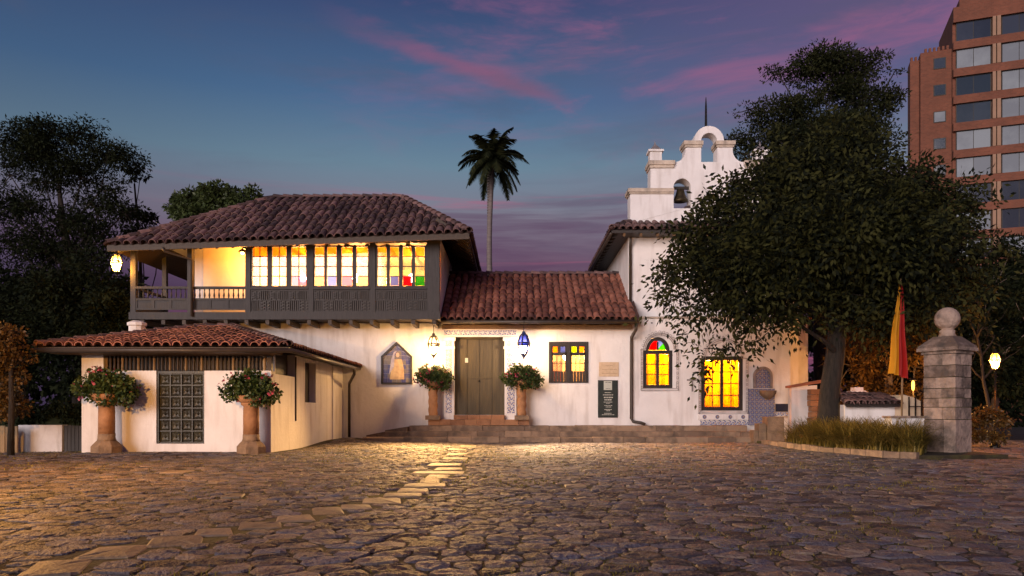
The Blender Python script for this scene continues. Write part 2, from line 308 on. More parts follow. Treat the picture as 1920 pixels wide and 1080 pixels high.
# ------------------------------------------------------------------ mesh helpers
ORG = {}
class MB:
    def __init__(self): self.v = []; self.f = []
    def add(self, vs, fs):
        o = len(self.v); self.v += [tuple(p) for p in vs]; self.f += [tuple(i+o for i in q) for q in fs]; return self
    def box(self, x0, x1, y0, y1, z0, z1):
        return self.add([(x0, y0, z0), (x1, y0, z0), (x1, y1, z0), (x0, y1, z0), (x0, y0, z1), (x1, y0, z1), (x1, y1, z1), (x0, y1, z1)],
                        [(0, 3, 2, 1), (4, 5, 6, 7), (0, 1, 5, 4), (1, 2, 6, 5), (2, 3, 7, 6), (3, 0, 4, 7)])
    def beam(self, a, b, w, h, up=(0, 0, 1)):
        a = Vector(a); b = Vector(b); d = (b-a).normalized(); u = Vector(up); s = d.cross(u)
        s = s.normalized() if s.length > 1e-6 else Vector((1, 0, 0)); u = s.cross(d)
        vs = [p+s*i*w/2+u*j*h/2 for p in (a, b) for i, j in ((-1, -1), (1, -1), (1, 1), (-1, 1))]
        return self.add(vs, [(0, 1, 2, 3), (7, 6, 5, 4), (0, 4, 5, 1), (1, 5, 6, 2), (2, 6, 7, 3), (3, 7, 4, 0)])
    def tube(self, pts, rs, n=8, cap=True):
        pts = [Vector(p) for p in pts]; rs = rs if isinstance(rs, (list, tuple)) else [rs]*len(pts)
        vs, fs = [], []; ref = Vector((.31, .17, .93))
        for i, p in enumerate(pts):
            d = (pts[min(i+1, len(pts)-1)]-pts[max(i-1, 0)]).normalized()
            s = d.cross(ref)
            if s.length < .1: s = d.cross(Vector((1, 0, 0)))
            s.normalize(); t = d.cross(s)
            for k in range(n):
                a = 2*math.pi*k/n; vs.append(p+(s*math.cos(a)+t*math.sin(a))*rs[i])
        for i in range(len(pts)-1):
            for k in range(n):
                fs.append((i*n+k, i*n+(k+1) % n, (i+1)*n+(k+1) % n, (i+1)*n+k))
        if cap: fs += [tuple(range(n))[::-1], tuple(range((len(pts)-1)*n, len(pts)*n))]
        return self.add(vs, fs)
    def lathe(self, prof, cx, cy, n=14, twist=0, flute=0, nf=0):
        vs, fs = [], []
        for i, (r, z) in enumerate(prof):
            for k in range(n):
                a = 2*math.pi*k/n; rr = r*(1+(flute*math.sin(nf*a+twist*z) if flute else 0)); vs.append((cx+rr*math.cos(a), cy+rr*math.sin(a), z))
        for i in range(len(prof)-1):
            for k in range(n): fs.append((i*n+k, i*n+(k+1) % n, (i+1)*n+(k+1) % n, (i+1)*n+k))
        fs += [tuple(range(n))[::-1], tuple(range((len(prof)-1)*n, len(prof)*n))]
        return self.add(vs, fs)
    def prism_xz(self, poly, y0, y1):
        n = len(poly); vs = [(x, y0, z) for x, z in poly]+[(x, y1, z) for x, z in poly]
        return self.add(vs, [tuple(range(n)), tuple(range(2*n-1, n-1, -1))]+[(i, n+i, n+(i+1) % n, (i+1) % n) for i in range(n)])
    def prism_xy(self, poly, z0, z1):
        n = len(poly); vs = [(x, y, z0) for x, y in poly]+[(x, y, z1) for x, y in poly]
        return self.add(vs, [tuple(range(n))[::-1], tuple(range(n, 2*n))]+[(i, (i+1) % n, n+(i+1) % n, n+i) for i in range(n)])
    def wall(self, u0, u1, z0, z1, d0, d1, holes=(), axis='x'):
        """A wall with rectangular openings: u runs along axis, d is depth (d0 the outer face)."""
        holes = [(max(u0, h[0]), min(u1, h[1]), max(z0, h[2]), min(z1, h[3])) for h in holes]
        us = sorted({u0, u1, *[h[0] for h in holes], *[h[1] for h in holes]}); zs = sorted({z0, z1, *[h[2] for h in holes], *[h[3] for h in holes]})
        P = (lambda u, d, z: (u, d, z)) if axis == 'x' else (lambda u, d, z: (d, u, z))
        def solid(i, j):
            if not (0 <= i < len(us)-1 and 0 <= j < len(zs)-1): return False
            cu = (us[i]+us[i+1])/2; cz = (zs[j]+zs[j+1])/2
            return not any(h[0] < cu < h[1] and h[2] < cz < h[3] for h in holes)
        for i in range(len(us)-1):
            for j in range(len(zs)-1):
                if not solid(i, j): continue
                a, b, c, d = us[i], us[i+1], zs[j], zs[j+1]
                self.add([P(a, d0, c), P(b, d0, c), P(b, d0, d), P(a, d0, d)], [(0, 1, 2, 3)])
                self.add([P(a, d1, c), P(b, d1, c), P(b, d1, d), P(a, d1, d)], [(3, 2, 1, 0)])
                if not solid(i-1, j): self.add([P(a, d0, c), P(a, d1, c), P(a, d1, d), P(a, d0, d)], [(3, 2, 1, 0)])
                if not solid(i+1, j): self.add([P(b, d0, c), P(b, d1, c), P(b, d1, d), P(b, d0, d)], [(0, 1, 2, 3)])
                if not solid(i, j-1): self.add([P(a, d0, c), P(b, d0, c), P(b, d1, c), P(a, d1, c)], [(3, 2, 1, 0)])
                if not solid(i, j+1): self.add([P(a, d0, d), P(b, d0, d), P(b, d1, d), P(a, d1, d)], [(0, 1, 2, 3)])
        return self
    def build(self, name, mat, parent=None, smooth=False):
        org = ORG.get(parent.name, Vector()) if parent else Vector()
        me = bpy.data.meshes.new(name); me.from_pydata([(a-org.x, b-org.y, c-org.z) for a, b, c in self.v], [], self.f); me.update()
        me.materials.append(MATS[mat])
        if smooth: me.polygons.foreach_set('use_smooth', [True]*len(me.polygons))
        o = bpy.data.objects.new(name, me); COL.objects.link(o)
        if parent: o.parent = parent; ORG[o.name] = org
        return o
def np_mesh(name, V, F, mat, parent=None, smooth=False):
    """Fast build from arrays: V (n,3), F (m,k)."""
    org = np.array(ORG.get(parent.name, Vector()) if parent else (0, 0, 0)); V = np.asarray(V, float)-org
    me = bpy.data.meshes.new(name); k = F.shape[1]
    me.vertices.add(len(V)); me.vertices.foreach_set('co', V.ravel().astype(np.float32))
    me.loops.add(F.size); me.loops.foreach_set('vertex_index', F.ravel().astype(np.int32))
    me.polygons.add(len(F)); me.polygons.foreach_set('loop_start', np.arange(0, F.size, k, dtype=np.int32))
    me.update(calc_edges=True); me.materials.append(MATS[mat])
    if smooth: me.polygons.foreach_set('use_smooth', [True]*len(F))
    o = bpy.data.objects.new(name, me); COL.objects.link(o)
    if parent: o.parent = parent; ORG[o.name] = Vector(org)
    return o
def tag(o, label, cat, group=None, kind=None):
    if label: o['label'] = label
    if cat: o['category'] = cat
    if group: o['group'] = group
    if kind: o['kind'] = kind
    return o
def thing(name, label, cat, loc, group=None):
    o = bpy.data.objects.new(name, None); COL.objects.link(o); o.location = loc; o.empty_display_size = .2; o['kind'] = 'thing'
    ORG[o.name] = Vector(loc); return tag(o, label, cat, group)
def structure(o): o['kind'] = 'structure'; return o
def stuff(o): o['kind'] = 'stuff'; return o
def inst(src, name, parent, loc, rot=None, scale=None):
    """A copy of a piece sharing its mesh, placed in world space under parent (parents are unrotated)."""
    o = bpy.data.objects.new(name, src); COL.objects.link(o); org = ORG.get(parent.name, Vector()); o.parent = parent
    o.location = Vector(loc)-org
    if rot is not None:
        o.rotation_mode = 'QUATERNION'; o.rotation_quaternion = rot
    if scale: o.scale = scale
    ORG[o.name] = org
    return o
def point(parent, loc, watts, col, size=.06, name='lamp_light'):
    d = bpy.data.lights.new(name, 'POINT'); d.energy = watts; d.color = col; d.shadow_soft_size = size
    o = bpy.data.objects.new(name, d); COL.objects.link(o); o.parent = parent; o.location = Vector(loc)-ORG.get(parent.name, Vector()); return o

# ------------------------------------------------------------------ ground and paving
BED = [(gx(1432, 23.3), 23.3), (gx(1480, 21.2), 21.2), (gx(1540, 18.9), 18.9), (gx(1600, 17.5), 17.5), (gx(1660, 16.5), 16.5), (gx(1722, 15.95), 15.95)]   # kerb of the planting bed
def bed_x(y):
    if y < BED[-1][1]: return 1e9
    for (xa, ya), (xb, yb) in zip(BED, BED[1:]):
        if yb <= y <= ya: return xa+(xb-xa)*(ya-y)/(ya-yb)
    return BED[0][0]
def gh(x, y): return .10*ss(19.5, 26, y)*ss(-3.8, -5.5, x) + .012*math.sin(x*.9+y*.5)+.012*math.sin(y*1.3-x*.4)
def blocked(x, y, m=0.0):
    if -10.9 < x < -5.75+m and y > 18.25-m: return True             # annex
    if x < -10.5 and y > 19.2: return True
    if y > 25.9: return True
    if -5.2-m < x < 8.4+m and y > 24.3-m: return True               # steps
    if bed_x(y)-.1-m < x < 11.2: return True
    return False
ground = structure(MB().add([(-400, -40, -.11), (400, -40, -.11), (400, 600, -.11), (-400, 600, -.11)], [(0, 1, 2, 3)]).build('ground', 'soil_far'))
tag(ground, 'dark earth ground running out beyond the courtyard', None)
# earth between the stones, following the slight fall of the yard
xs = np.arange(-24, 22.01, .5); ys = np.arange(1, 26.51, .5)
V = [(x, y, gh(x, y)-.007) for y in ys for x in xs]; nx = len(xs)
F = np.array([(j*nx+i, j*nx+i+1, (j+1)*nx+i+1, (j+1)*nx+i) for j in range(len(ys)-1) for i in range(nx-1)])
court = structure(np_mesh('courtyard_pavement', V, F, 'soil')); tag(court, 'cobbled courtyard of rough stones in front of the white house', None)

# pale flagstones leading from the door across the yard: x, y, width, depth, turn
slabs = [(-1.30, 21.77, 0.51, 0.75, 0.00), (-1.43, 19.48, 0.49, 0.75, 0.03), (-1.29, 17.64, 0.50, 0.75, 0.00), (-1.19, 15.84, 0.57, 0.75, 0.00), (-1.27, 14.15, 0.64, 0.75, 0.00),
         (-1.12, 13.31, 0.52, 0.63, 0.00), (-1.23, 12.54, 0.89, 0.66, 0.00), (-1.16, 11.68, 0.35, 0.70, 0.00), (-1.18, 10.82, 0.32, 0.68, 0.05), (-1.17, 10.13, 0.58, 0.49, 0.05),
         (-1.26, 9.55, 0.41, 0.50, 0.10), (-1.31, 8.98, 0.47, 0.41, 0.10), (-1.47, 8.42, 0.43, 0.50, 0.15), (-1.63, 7.85, 0.34, 0.44, 0.20), (-1.86, 7.54, 0.32, 0.58, 0.25),
         (-2.01, 6.96, 0.35, 0.47, 0.28), (-2.18, 6.49, 0.37, 0.43, 0.30), (-2.42, 6.09, 0.30, 0.38, 0.30), (-2.55, 5.68, 0.39, 0.46, 0.32), (-2.81, 5.30, 0.40, 0.54, 0.15),
         (-2.89, 4.75, 0.34, 0.51, 0.30), (-5.53, 12.40, 0.43, 0.59, 0.05), (-4.12, 10.37, 0.20, 0.30, 0.10), (-3.26, 8.76, 0.25, 0.39, 0.15), (0.86, 10.08, 0.29, 0.39, 0.00)]
def in_slab(x, y, m=.05):
    for cx, cy, w, l, a in slabs:
        dx, dy = x-cx, y-cy; ca, sa = math.cos(-a), math.sin(-a)
        if abs(dx*ca-dy*sa) < w/2+m and abs(dx*sa+dy*ca) < l/2+m: return True
    return False
def clip(poly, px, py, nx_, ny_):
    out = []; n = len(poly)
    for i in range(n):
        a = poly[i]; b = poly[(i+1) % n]; da = (a[0]-px)*nx_+(a[1]-py)*ny_; db = (b[0]-px)*nx_+(b[1]-py)*ny_
        if da <= 0: out.append(a)
        if da*db < 0:
            t = da/(da-db); out.append((a[0]+(b[0]-a[0])*t, a[1]+(b[1]-a[1])*t))
    return out
def stone_mesh(poly, top, tilt):
    """Rounded, slightly domed cobble from an outline."""
    cx = sum(p[0] for p in poly)/len(poly); cy = sum(p[1] for p in poly)/len(poly)
    q = []
    n = len(poly)
    for i in range(n):
        a, b = poly[i], poly[(i+1) % n]; l = math.hypot(a[0]-b[0], a[1]-b[1])
        if l < .03: q.append(((a[0]+b[0])/2, (a[1]+b[1])/2)); continue
        k = min(.3, .032/l); q += [(a[0]+(b[0]-a[0])*k, a[1]+(b[1]-a[1])*k), (a[0]+(b[0]-a[0])*(1-k), a[1]+(b[1]-a[1])*(1-k))]
    n = len(q); vs = []
    for s, dz in ((1.0, -.07), (.99, top-.011), (.92, top-.002), (.5, top+.002)):
        for x, y in q:
            jx = R.uniform(-.006, .006); x2, y2 = cx+(x-cx)*s+jx, cy+(y-cy)*s+R.uniform(-.006, .006)
            z = gh(cx, cy)+dz+(tilt[0]*(x2-cx)+tilt[1]*(y2-cy))+(R.uniform(-.006, .006) if s < .99 else 0)
            vs.append((x2, y2, z))
    vs.append((cx, cy, gh(cx, cy)+top+.006))
    fs = [(r*n+i, r*n+(i+1) % n, (r+1)*n+(i+1) % n, (r+1)*n+i) for r in range(3) for i in range(n)]+[(3*n+i, 3*n+(i+1) % n, 4*n) for i in range(n)]
    return vs, fs
def make_paving():
    sites = {}; rows = []; y = 2.6; j = 0
    while y < 26:
        h = R.uniform(.14, .225); half = .72*y+1.2; x = -min(half, 20)-R.uniform(0, .5); i = 0
        while x < min(half, 17):
            w = R.uniform(.15, .38); yy = y+h/2+R.uniform(-.03, .03)+.22*math.sin(x*.5+y*.25)+.12*math.sin(x*1.1)
            sites.setdefault((int((x+30)//.4), int(yy//.4)), []).append((x+w/2+R.uniform(-.04, .04), yy)); x += w
        y += h; j += 1
    cells = []
    for (a, b), pts in sites.items():
        near = [p for da in (-2, -1, 0, 1, 2) for db in (-2, -1, 0, 1, 2) for p in sites.get((a+da, b+db), ())]
        for p in pts:
            if blocked(p[0], p[1], .1) or in_slab(p[0], p[1], .04): continue
            poly = [(p[0]-.7, p[1]-.7), (p[0]+.7, p[1]-.7), (p[0]+.7, p[1]+.7), (p[0]-.7, p[1]+.7)]
            g = R.uniform(.003, .012)
            for q in near:
                if q is p: continue
                dx, dy = q[0]-p[0], q[1]-p[1]; l = math.hypot(dx, dy)
                if l > 1.1 or l < 1e-6: continue
                poly = clip(poly, p[0]+dx/2-dx/l*g, p[1]+dy/2-dy/l*g, dx/l, dy/l)
                if len(poly) < 3: break
            if len(poly) < 3: continue
            if any(in_slab(x, y, .0) for x, y in poly):
                poly = [(p[0]+(x-p[0])*.72, p[1]+(y-p[1])*.72) for x, y in poly]
            cells.append((p, poly))
    def inview(p):
        px = 960+FOC*p[0]/p[1]; py = HZ+FOC*EYE/p[1]; return -30 < px < 1950 and py < 1090
    vis = sorted([c for c in cells if inview(c[0])], key=lambda c: c[0][1]); first = set(id(c) for c in vis[:300])
    far = MB()
    for c in cells:
        vs, fs = stone_mesh(c[1], R.uniform(-.002, .010), (R.gauss(0, .022), R.gauss(0, .022)))
        if id(c) in first: MB().add(vs, fs).build('paving_stone', 'paving', court, smooth=False)
        else: far.add(vs, fs)
    stuff(far.build('paving_stones_beyond', 'paving', court))
    for cx, cy, w, l, a in slabs:
        ca, sa = math.cos(a), math.sin(a)
        poly = [(cx+u*ca-v*sa, cy+u*sa+v*ca) for u, v in ((-w/2, -l/2+R.uniform(0, .04)), (w/2, -l/2), (w/2-R.uniform(0, .05), l/2), (-w/2, l/2))]
        vs, fs = stone_mesh(poly, R.uniform(.002, .012), (R.gauss(0, .01), R.gauss(0, .01)))
        MB().add(vs, fs).build('flagstone', 'slab', court)
make_paving()
def blades(pts, hmin, hmax, width, per, lean, name, mat, parent=None, seg=2, sag=.35):
    """Bent grass blades: each a tapering strip."""
    n = len(pts)*per; base = np.repeat(np.asarray(pts, float), per, 0); base[:, :2] += rng.normal(0, .03+lean*.05, (n, 2))
    az = rng.uniform(0, 2*math.pi, n); h = rng.uniform(hmin, hmax, n); ln = rng.uniform(.3, 1, n)*lean
    d = np.stack([np.cos(az), np.sin(az), np.zeros(n)], 1); s = np.stack([-np.sin(az), np.cos(az), np.zeros(n)], 1)*width
    V = []; 
    for k in range(seg+1):
        t = k/seg; c = base+d*(ln*h*t*t)[:, None]; c[:, 2] += h*(t-sag*ln*t*t); wv = s*(1-.85*t)
        V += [c-wv, c+wv]
    V = np.stack(V, 1).reshape(-1, 3); m = 2*(seg+1); idx = np.arange(n)[:, None]*m
    F = np.concatenate([idx+np.array([[2*k, 2*k+1, 2*k+3, 2*k+2]]) for k in range(seg)], 0)
    return np_mesh(name, V, F, mat, parent)
pts = []
while len(pts) < 3000:
    y = 4+21*R.random()**1.1; x = R.uniform(-.72, .72)*y
    if blocked(x, y, .05) or in_slab(x, y): continue
    if mnoise.noise((x*.35, y*.35, 2.3))+.35*mnoise.noise((x*1.3, y*1.3, 5)) + (.25 if x < -3 and y > 8 else 0) < .10: continue
    pts.append((x, y, gh(x, y)-.02))
pts2 = []
while len(pts2) < 1300:
    y = R.uniform(9.5, 22); x = R.uniform(-.70, .60)*y
    if blocked(x, y, .05) or in_slab(x, y): continue
    if mnoise.noise((x*.30, y*.30, 7.3))+.5*mnoise.noise((x*1.5, y*1.5, 1))+(.2 if x < -2.5 else 0)+(.15 if 13 < y < 19 and -2 < x < 5 else 0) < .16: continue
    pts2.append((x, y, gh(x, y)-.01))
stuff(tag(blades(pts2, .02, .05, .010, 6, .9, 'moss_tufts', 'moss', None), 'yellow green moss tufts scattered over the middle of the courtyard', 'moss'))
stuff(tag(blades(pts, .02, .055, .006, 8, 1.0, 'joint_grass', 'moss', None), 'low yellow green grass and moss growing between the cobbles', 'grass'))

# ------------------------------------------------------------------ roof tiles
def tile_mesh(name, L=.52, r0=.125, r1=.095, mat='roof_tile', th=.02):
    vs, fs, n = [], [], 6
    for (y, r) in ((0, r0), (L, r1)):
        for rr in (r, r-th):
            for k in range(n+1):
                a = math.pi*k/n; vs.append((rr*math.cos(a), y, rr*math.sin(a)*.9))
    m = n+1
    for k in range(n):
        fs += [(k, k+1, 2*m+k+1, 2*m+k), (m+k+1, m+k, 3*m+k, 3*m+k+1), (k+1, k, m+k, m+k+1)]
    fs += [(0, 2*m, 3*m, m), (n, m+n, 3*m+n, 2*m+n)]
    me = bpy.data.meshes.new(name); me.from_pydata(vs, [], fs); me.update(); me.materials.append(MATS[mat]); me.materials
    return me
def frame_quat(fwd, up):
    y = Vector(fwd).normalized(); z = Vector(up); x = y.cross(z).normalized(); z = x.cross(y)
    return Matrix((x, y, z)).transposed().to_quaternion()
def slope(roof, P0, P1, ncol, tmesh, expo, single=True, lift=.045, name='roof_tile', pan_mat='roof_pan', joined_mat='roof_tile', maxrun=None):
    """Columns of barrel tiles between eave points P0(t) and top points P1(t), t in 0..1, with hollow pan channels between."""
    pan = MB(); joint = MB()
    for i in range(ncol):
        t = (i+.5)/ncol; a = Vector(P0(t)); b = Vector(P1(t)); L = (b-a).length
        if L < .15: continue
        f = (b-a)/L; e = (Vector(P0(min(1, t+.01)))-Vector(P0(max(0, t-.01)))).normalized(); nrm = e.cross(f).normalized()
        if nrm.z < 0: nrm = -nrm
        # pan channel to one side
        sp = (Vector(P0(1))-Vector(P0(0))).length/ncol
        for side in ([-.5, .5] if i == ncol-1 else [-.5]):
            c0 = a+e*sp*side-f*.05; c1 = b+e*sp*side*.98; q = []
            for p in (c0, c1):
                for k in range(5):
                    an = math.pi*(1.08+.84*k/4); q.append(p+e*math.cos(an)*sp*.36+nrm*(math.sin(an)*sp*.30+lift+.055))
            pan.add(q, [(k, k+1, 6+k, 5+k) for k in range(4)])
        nrow = max(1, int(round(L/expo))); ex = L/nrow; q0 = frame_quat(f, nrm)
        for j in range(nrow):
            p = a+f*(j*ex-.03)+nrm*(lift+R.uniform(-.006, .008))+e*R.uniform(-.012, .012)
            qq = frame_quat(f-nrm*.045+e*R.uniform(-.035, .035), nrm)
            sc = (R.uniform(.95, 1.06), min(1.0, (L-j*ex+.06)/.52) if j == nrow-1 else 1, R.uniform(.95, 1.08))
            if single: inst(tmesh, name, roof, p, qq, sc)
            else:
                M = Matrix.Translation(p) @ qq.to_matrix().to_4x4() @ Matrix.Diagonal((*sc, 1))
                joint.add([M @ v.co for v in tmesh.vertices], [tuple(pl.vertices) for pl in tmesh.polygons])
    if pan.v: stuff(pan.build('pan_tiles', pan_mat, roof))
    if joint.v: stuff(joint.build('tile_rows', joined_mat, roof))
def ridge(roof, a, b, tmesh, step=.34, name='ridge_tile', scale=1.25):
    a = Vector(a); b = Vector(b); L = (b-a).length; f = (b-a)/L; n = int(L/step)
    for j in range(n):
        p = a+f*(j*L/n)+Vector((0, 0, .07))
        up = Vector((0, 0, 1)); inst(tmesh, name, roof, p, frame_quat(f+Vector((0, 0, -.06)), up), (scale*R.uniform(.94, 1.06), .9, scale))
lerp = lambda a, b, t: Vector(a)+(Vector(b)-Vector(a))*t

# ------------------------------------------------------------------ two-storey house with the timber gallery
YW, YB = 26.0, 24.8
XL, XR = -12.62, -2.44; ZF = 4.26; ZR = 5.12; ZH = 6.50
house = thing('gallery_house', 'white two-storey colonial house with grey timber gallery and hipped tile roof', 'house', (-7, 26, 0))
XM = -11.05; XG = -8.72
MB().wall(XM, XR, -.2, 4.08, YW, YW+.4).wall(YW+.4, 30.4, -.2, 4.08, XM, XM+.4, axis='y').wall(YW+.4, 30.4, -.2, 4.08, XR, XR-.4, axis='y').wall(XM+.4, XR-.4, -.2, 4.08, 30.4, 30.0).build('ground_floor_wall', 'stucco', house)
w = MB()
w.wall(XM, XG, ZF, 6.9, YW, YW+.25); w.wall(YW+.25, 30.4, ZF, 6.9, XM, XM+.25, axis='y')
w.wall(25.22, 30.4, ZF, 6.9, XR, XR-.25, [(25.3, 25.62, ZR, ZH)], axis='y')
w.wall(XM+.25, XR-.25, ZF, 6.9, 30.4, 30.15)
w.build('upper_wall', 'stucco', house)
pl = MB(); pl.wall(XM+.3, XG-.01, ZF, 6.8, YW-.012, YW-.004); pl.build('gallery_wall_plaster', 'plaster_warm', house)
pl = MB(); pl.wall(XG+.02, XR-.26, ZF, 6.75, 28.8, 28.9); pl.wall(YB+.2, 28.8, ZF, 6.75, XG, XG+.12, axis='y'); pl.build('room_wall', 'plaster_room', house)
MB().box(XL, XR, YB, 30.4, 4.10, 4.245).build('floor_slab', 'wood_brown', house)
MB().box(XG+.13, XR-.26, YB+.2, 28.78, 6.62, 6.72).build('room_ceiling', 'ceiling_wood', house)
MB().box(XL-.1, XG, YB-.1, 30.3, 6.78, 6.84).build('gallery_ceiling', 'ceiling_white', house)
# rim beam, joists
MB().box(XL-.08, XR+.06, YB-.07, YB+.02, 4.06, 4.30).build('rim_beam', 'wood_grey', house)
MB().box(XL-.08, XL, YB+.02, 30.3, 4.06, 4.30).build('side_beam', 'wood_grey', house)
for i in range(15):
    x = XL+.35+i*(XR-XL-.5)/14
    MB().prism_xy([(x-.06, YB-.02), (x+.06, YB-.02), (x+.06, YW), (x-.06, YW)], 3.90, 4.055).build('joist', 'wood_brown', house)
# posts
posts = [(gx(250, YB), .17), (gx(356, YB), .15), (gx(465, YB), .17), (gx(583, YB), .17), (gx(699, YB), .17)]
for x, wd in posts:
    MB().box(x-wd/2, x+wd/2, YB-.03, YB+.14, 4.302, 6.72).build('post', 'wood_grey', house)
    if x < -8: MB().prism_xz([(x-.32, 6.60), (x+.32, 6.60), (x+.32, 6.53), (x+.16, 6.42), (x-.16, 6.42), (x-.32, 6.53)], YB-.025, YB+.135).build('corbel', 'wood_brown', house)
MB().box(gx(801, YB), XR+.03, YB-.03, YB+.16, 4.302, 6.72).build('corner_post', 'wood_grey', house)
for yy in (27.0, 29.9):
    MB().box(XL+.0, XL+.15, yy-.08, yy+.08, 4.30, 6.72).build('post', 'wood_grey', house)
MB().box(XL-.1, XR+.05, YB-.04, YB+.15, 6.60, 6.84).build('header_beam', 'wood_brown', house)
MB().box(XL-.02, XL+.13, YB+.15, 30.3, 6.60, 6.80).build('side_header_beam', 'wood_brown', house)
# balustrades
def balustrade(x0, x1, npan):
    MB().box(x0, x1, YB-.03, YB+.08, ZR-.04, ZR+.04).build('handrail', 'wood_grey', house)
    MB().box(x0, x1, YB-.02, YB+.07, 4.70, 4.77).build('mid_rail', 'wood_grey', house)
    n = int((x1-x0)/.155)
    prof = [(.020, 4.77), (.020, 4.80), (.034, 4.86), (.026, 4.92), (.014, 4.98), (.022, 5.03), (.022, 5.08)]
    for i in range(n): MB().lathe(prof, x0+(i+.5)*(x1-x0)/n, YB+.025, 6).build('baluster', 'wood_grey', house, True)
    for i in range(npan):
        a = x0+i*(x1-x0)/npan; b = a+(x1-x0)/npan
        m = MB().box(a+.01, b-.01, YB+.0, YB+.03, 4.42, 4.70).box(a, a+.05, YB-.02, YB+.0, 4.38, 4.70).box(b-.05, b, YB-.02, YB+.0, 4.38, 4.70); m.box(a+.05, b-.05, YB-.02, YB, 4.38, 4.44); m.build('panel', 'wood_grey', house)
balustrade(posts[0][0]+.09, posts[1][0]-.08, 3); balustrade(posts[1][0]+.08, posts[2][0]-.09, 3)
m = MB().box(XL+.03, XL+.12, YB+.2, 26.9, ZR-.04, ZR+.04).box(XL+.05, XL+.10, YB+.2, 26.9, 4.34, 4.74); m.build('side_handrail', 'wood_grey', house)
# glazed bays
def bay(x0, x1, groups, colors, rows=4):
    """groups: list of casements [(xa, xb, cols)]; colors[(group, col)] = material for the bottom row."""
    z0, z1 = ZR+.06, ZH-.02
    for gi, (a, b, cols) in enumerate(groups):
        f = MB(); s = .045
        f.box(a-s, a, YB, YB+.06, z0-s, z1+s); f.box(b, b+s, YB, YB+.06, z0-s, z1+s); f.box(a, b, YB, YB+.06, z0-s, z0); f.box(a, b, YB, YB+.06, z1, z1+s)
        win = f.build('window', 'wood_grey', house)
        cw = (b-a)/cols; rh = (z1-z0)/rows
        for c in range(1, cols): MB().box(a+c*cw-.013, a+c*cw+.013, YB+.012, YB+.048, z0, z1).build('mullion', 'wood_grey', win)
        for r in range(1, rows): MB().box(a, b, YB+.016, YB+.044, z0+r*rh-.013, z0+r*rh+.013).build('muntin', 'wood_grey', win)
        for c in range(cols):
            for r in range(rows):
                mt = colors.get((gi, c), 'glass_clear') if r == 0 else 'glass_clear'
                if r == rows-1 and mt == 'glass_clear': mt = 'glass_lit_top'  # top row: tint stands in for warm ceiling light
                MB().box(a+c*cw+.014, a+(c+1)*cw-.014, YB+.028, YB+.032, z0+r*rh+.014, z0+(r+1)*rh-.014).build('pane', mt, win)
    g = MB(); last = x0                                             # mullion posts between casements
    for (a, b, cols) in groups+[(x1+.045, x1, 0)]:
        if a-.045-last > .004: g.box(last, a-.0452, YB+.002, YB+.09, z0-.06, z1+.08)
        last = b+.0452
    g.build('frame', 'wood_grey', house)
    MB().box(x0, x1, YB-.05, YB+.1, ZR-.055, ZR+.012).build('sill', 'wood_grey', house)
    # fretwork panel: board with slots and scroll cuts built as proud bars
    MB().box(x0, x1, YB+.03, YB+.05, 4.302, ZR-.056).build('panel', 'wood_dark', house)
    fr = MB(); zt = ZR-.075; zm = (zt+4.37)/2
    for z in (4.304, zm-.02, zt-.03): fr.box(x0, x1, YB-.01, YB+.031, z, z+(.05 if z < 4.35 else .035))
    ncell = max(5, int((x1-x0)/.29)); cw = (x1-x0)/ncell
    for row, (za, zb) in enumerate(((4.354, zm-.021), (zm+.016, zt-.031))):
        for c in range(ncell):
            a = x0+c*cw
            if (c+row) % 2 == 0:
                for k in range(5): fr.box(a+cw*(k/4.6)+.004, a+cw*(k/4.6)+.034, YB-.006, YB+.03, za, zb)
            else:
                fr.box(a, a+.05, YB-.006, YB+.03, za, zb); fr.box(a+cw*.52, a+cw*.62, YB-.006, YB+.03, za, zb)
                for zc in (za+.04, (za+zb)/2-.03, zb-.10):
                    for k in (0, 1):
                        xa = a+.05+k*cw*.5; fr.box(xa, xa+cw*.28, YB-.006, YB+.03, zc, zc+.055)
    fr.build('fretwork', 'wood_grey', house)
g = lambda p: gx(p, YB)
bay(posts[2][0]+.087, posts[3][0]-.087, [(g(473), g(501), 2), (g(510), g(537), 2), (g(546), g(574), 2)], {(2, 0): 'glass_lilac', (2, 1): 'glass_pink'})
bay(posts[3][0]+.087, posts[4][0]-.087, [(g(590), g(608), 1), (g(613), g(631), 1), (g(640), g(661), 1), (g(668), g(690), 1)], {(0, 0): 'glass_gold', (1, 0): 'glass_blue', (2, 0): 'glass_pink', (3, 0): 'glass_gold'})
bay(posts[4][0]+.087, gx(801, YB)-.002, [(g(708), g(725), 1), (g(731), g(748), 1), (g(755), g(772), 1), (g(778), g(796), 1)], {(1, 0): 'glass_blue', (2, 0): 'glass_red', (3, 0): 'glass_green'})
# side window in the return wall
sw = MB().box(XR-.18, XR-.06, 25.302, 25.34, ZR, ZH).box(XR-.18, XR-.06, 25.58, 25.618, ZR, ZH).build('window', 'wood_grey', house)
for k in range(4): MB().box(XR-.14, XR-.136, 25.342, 25.578, ZR+.02+k*.33, ZR+.33+k*.33-.01).build('pane', 'glass_gold', sw)
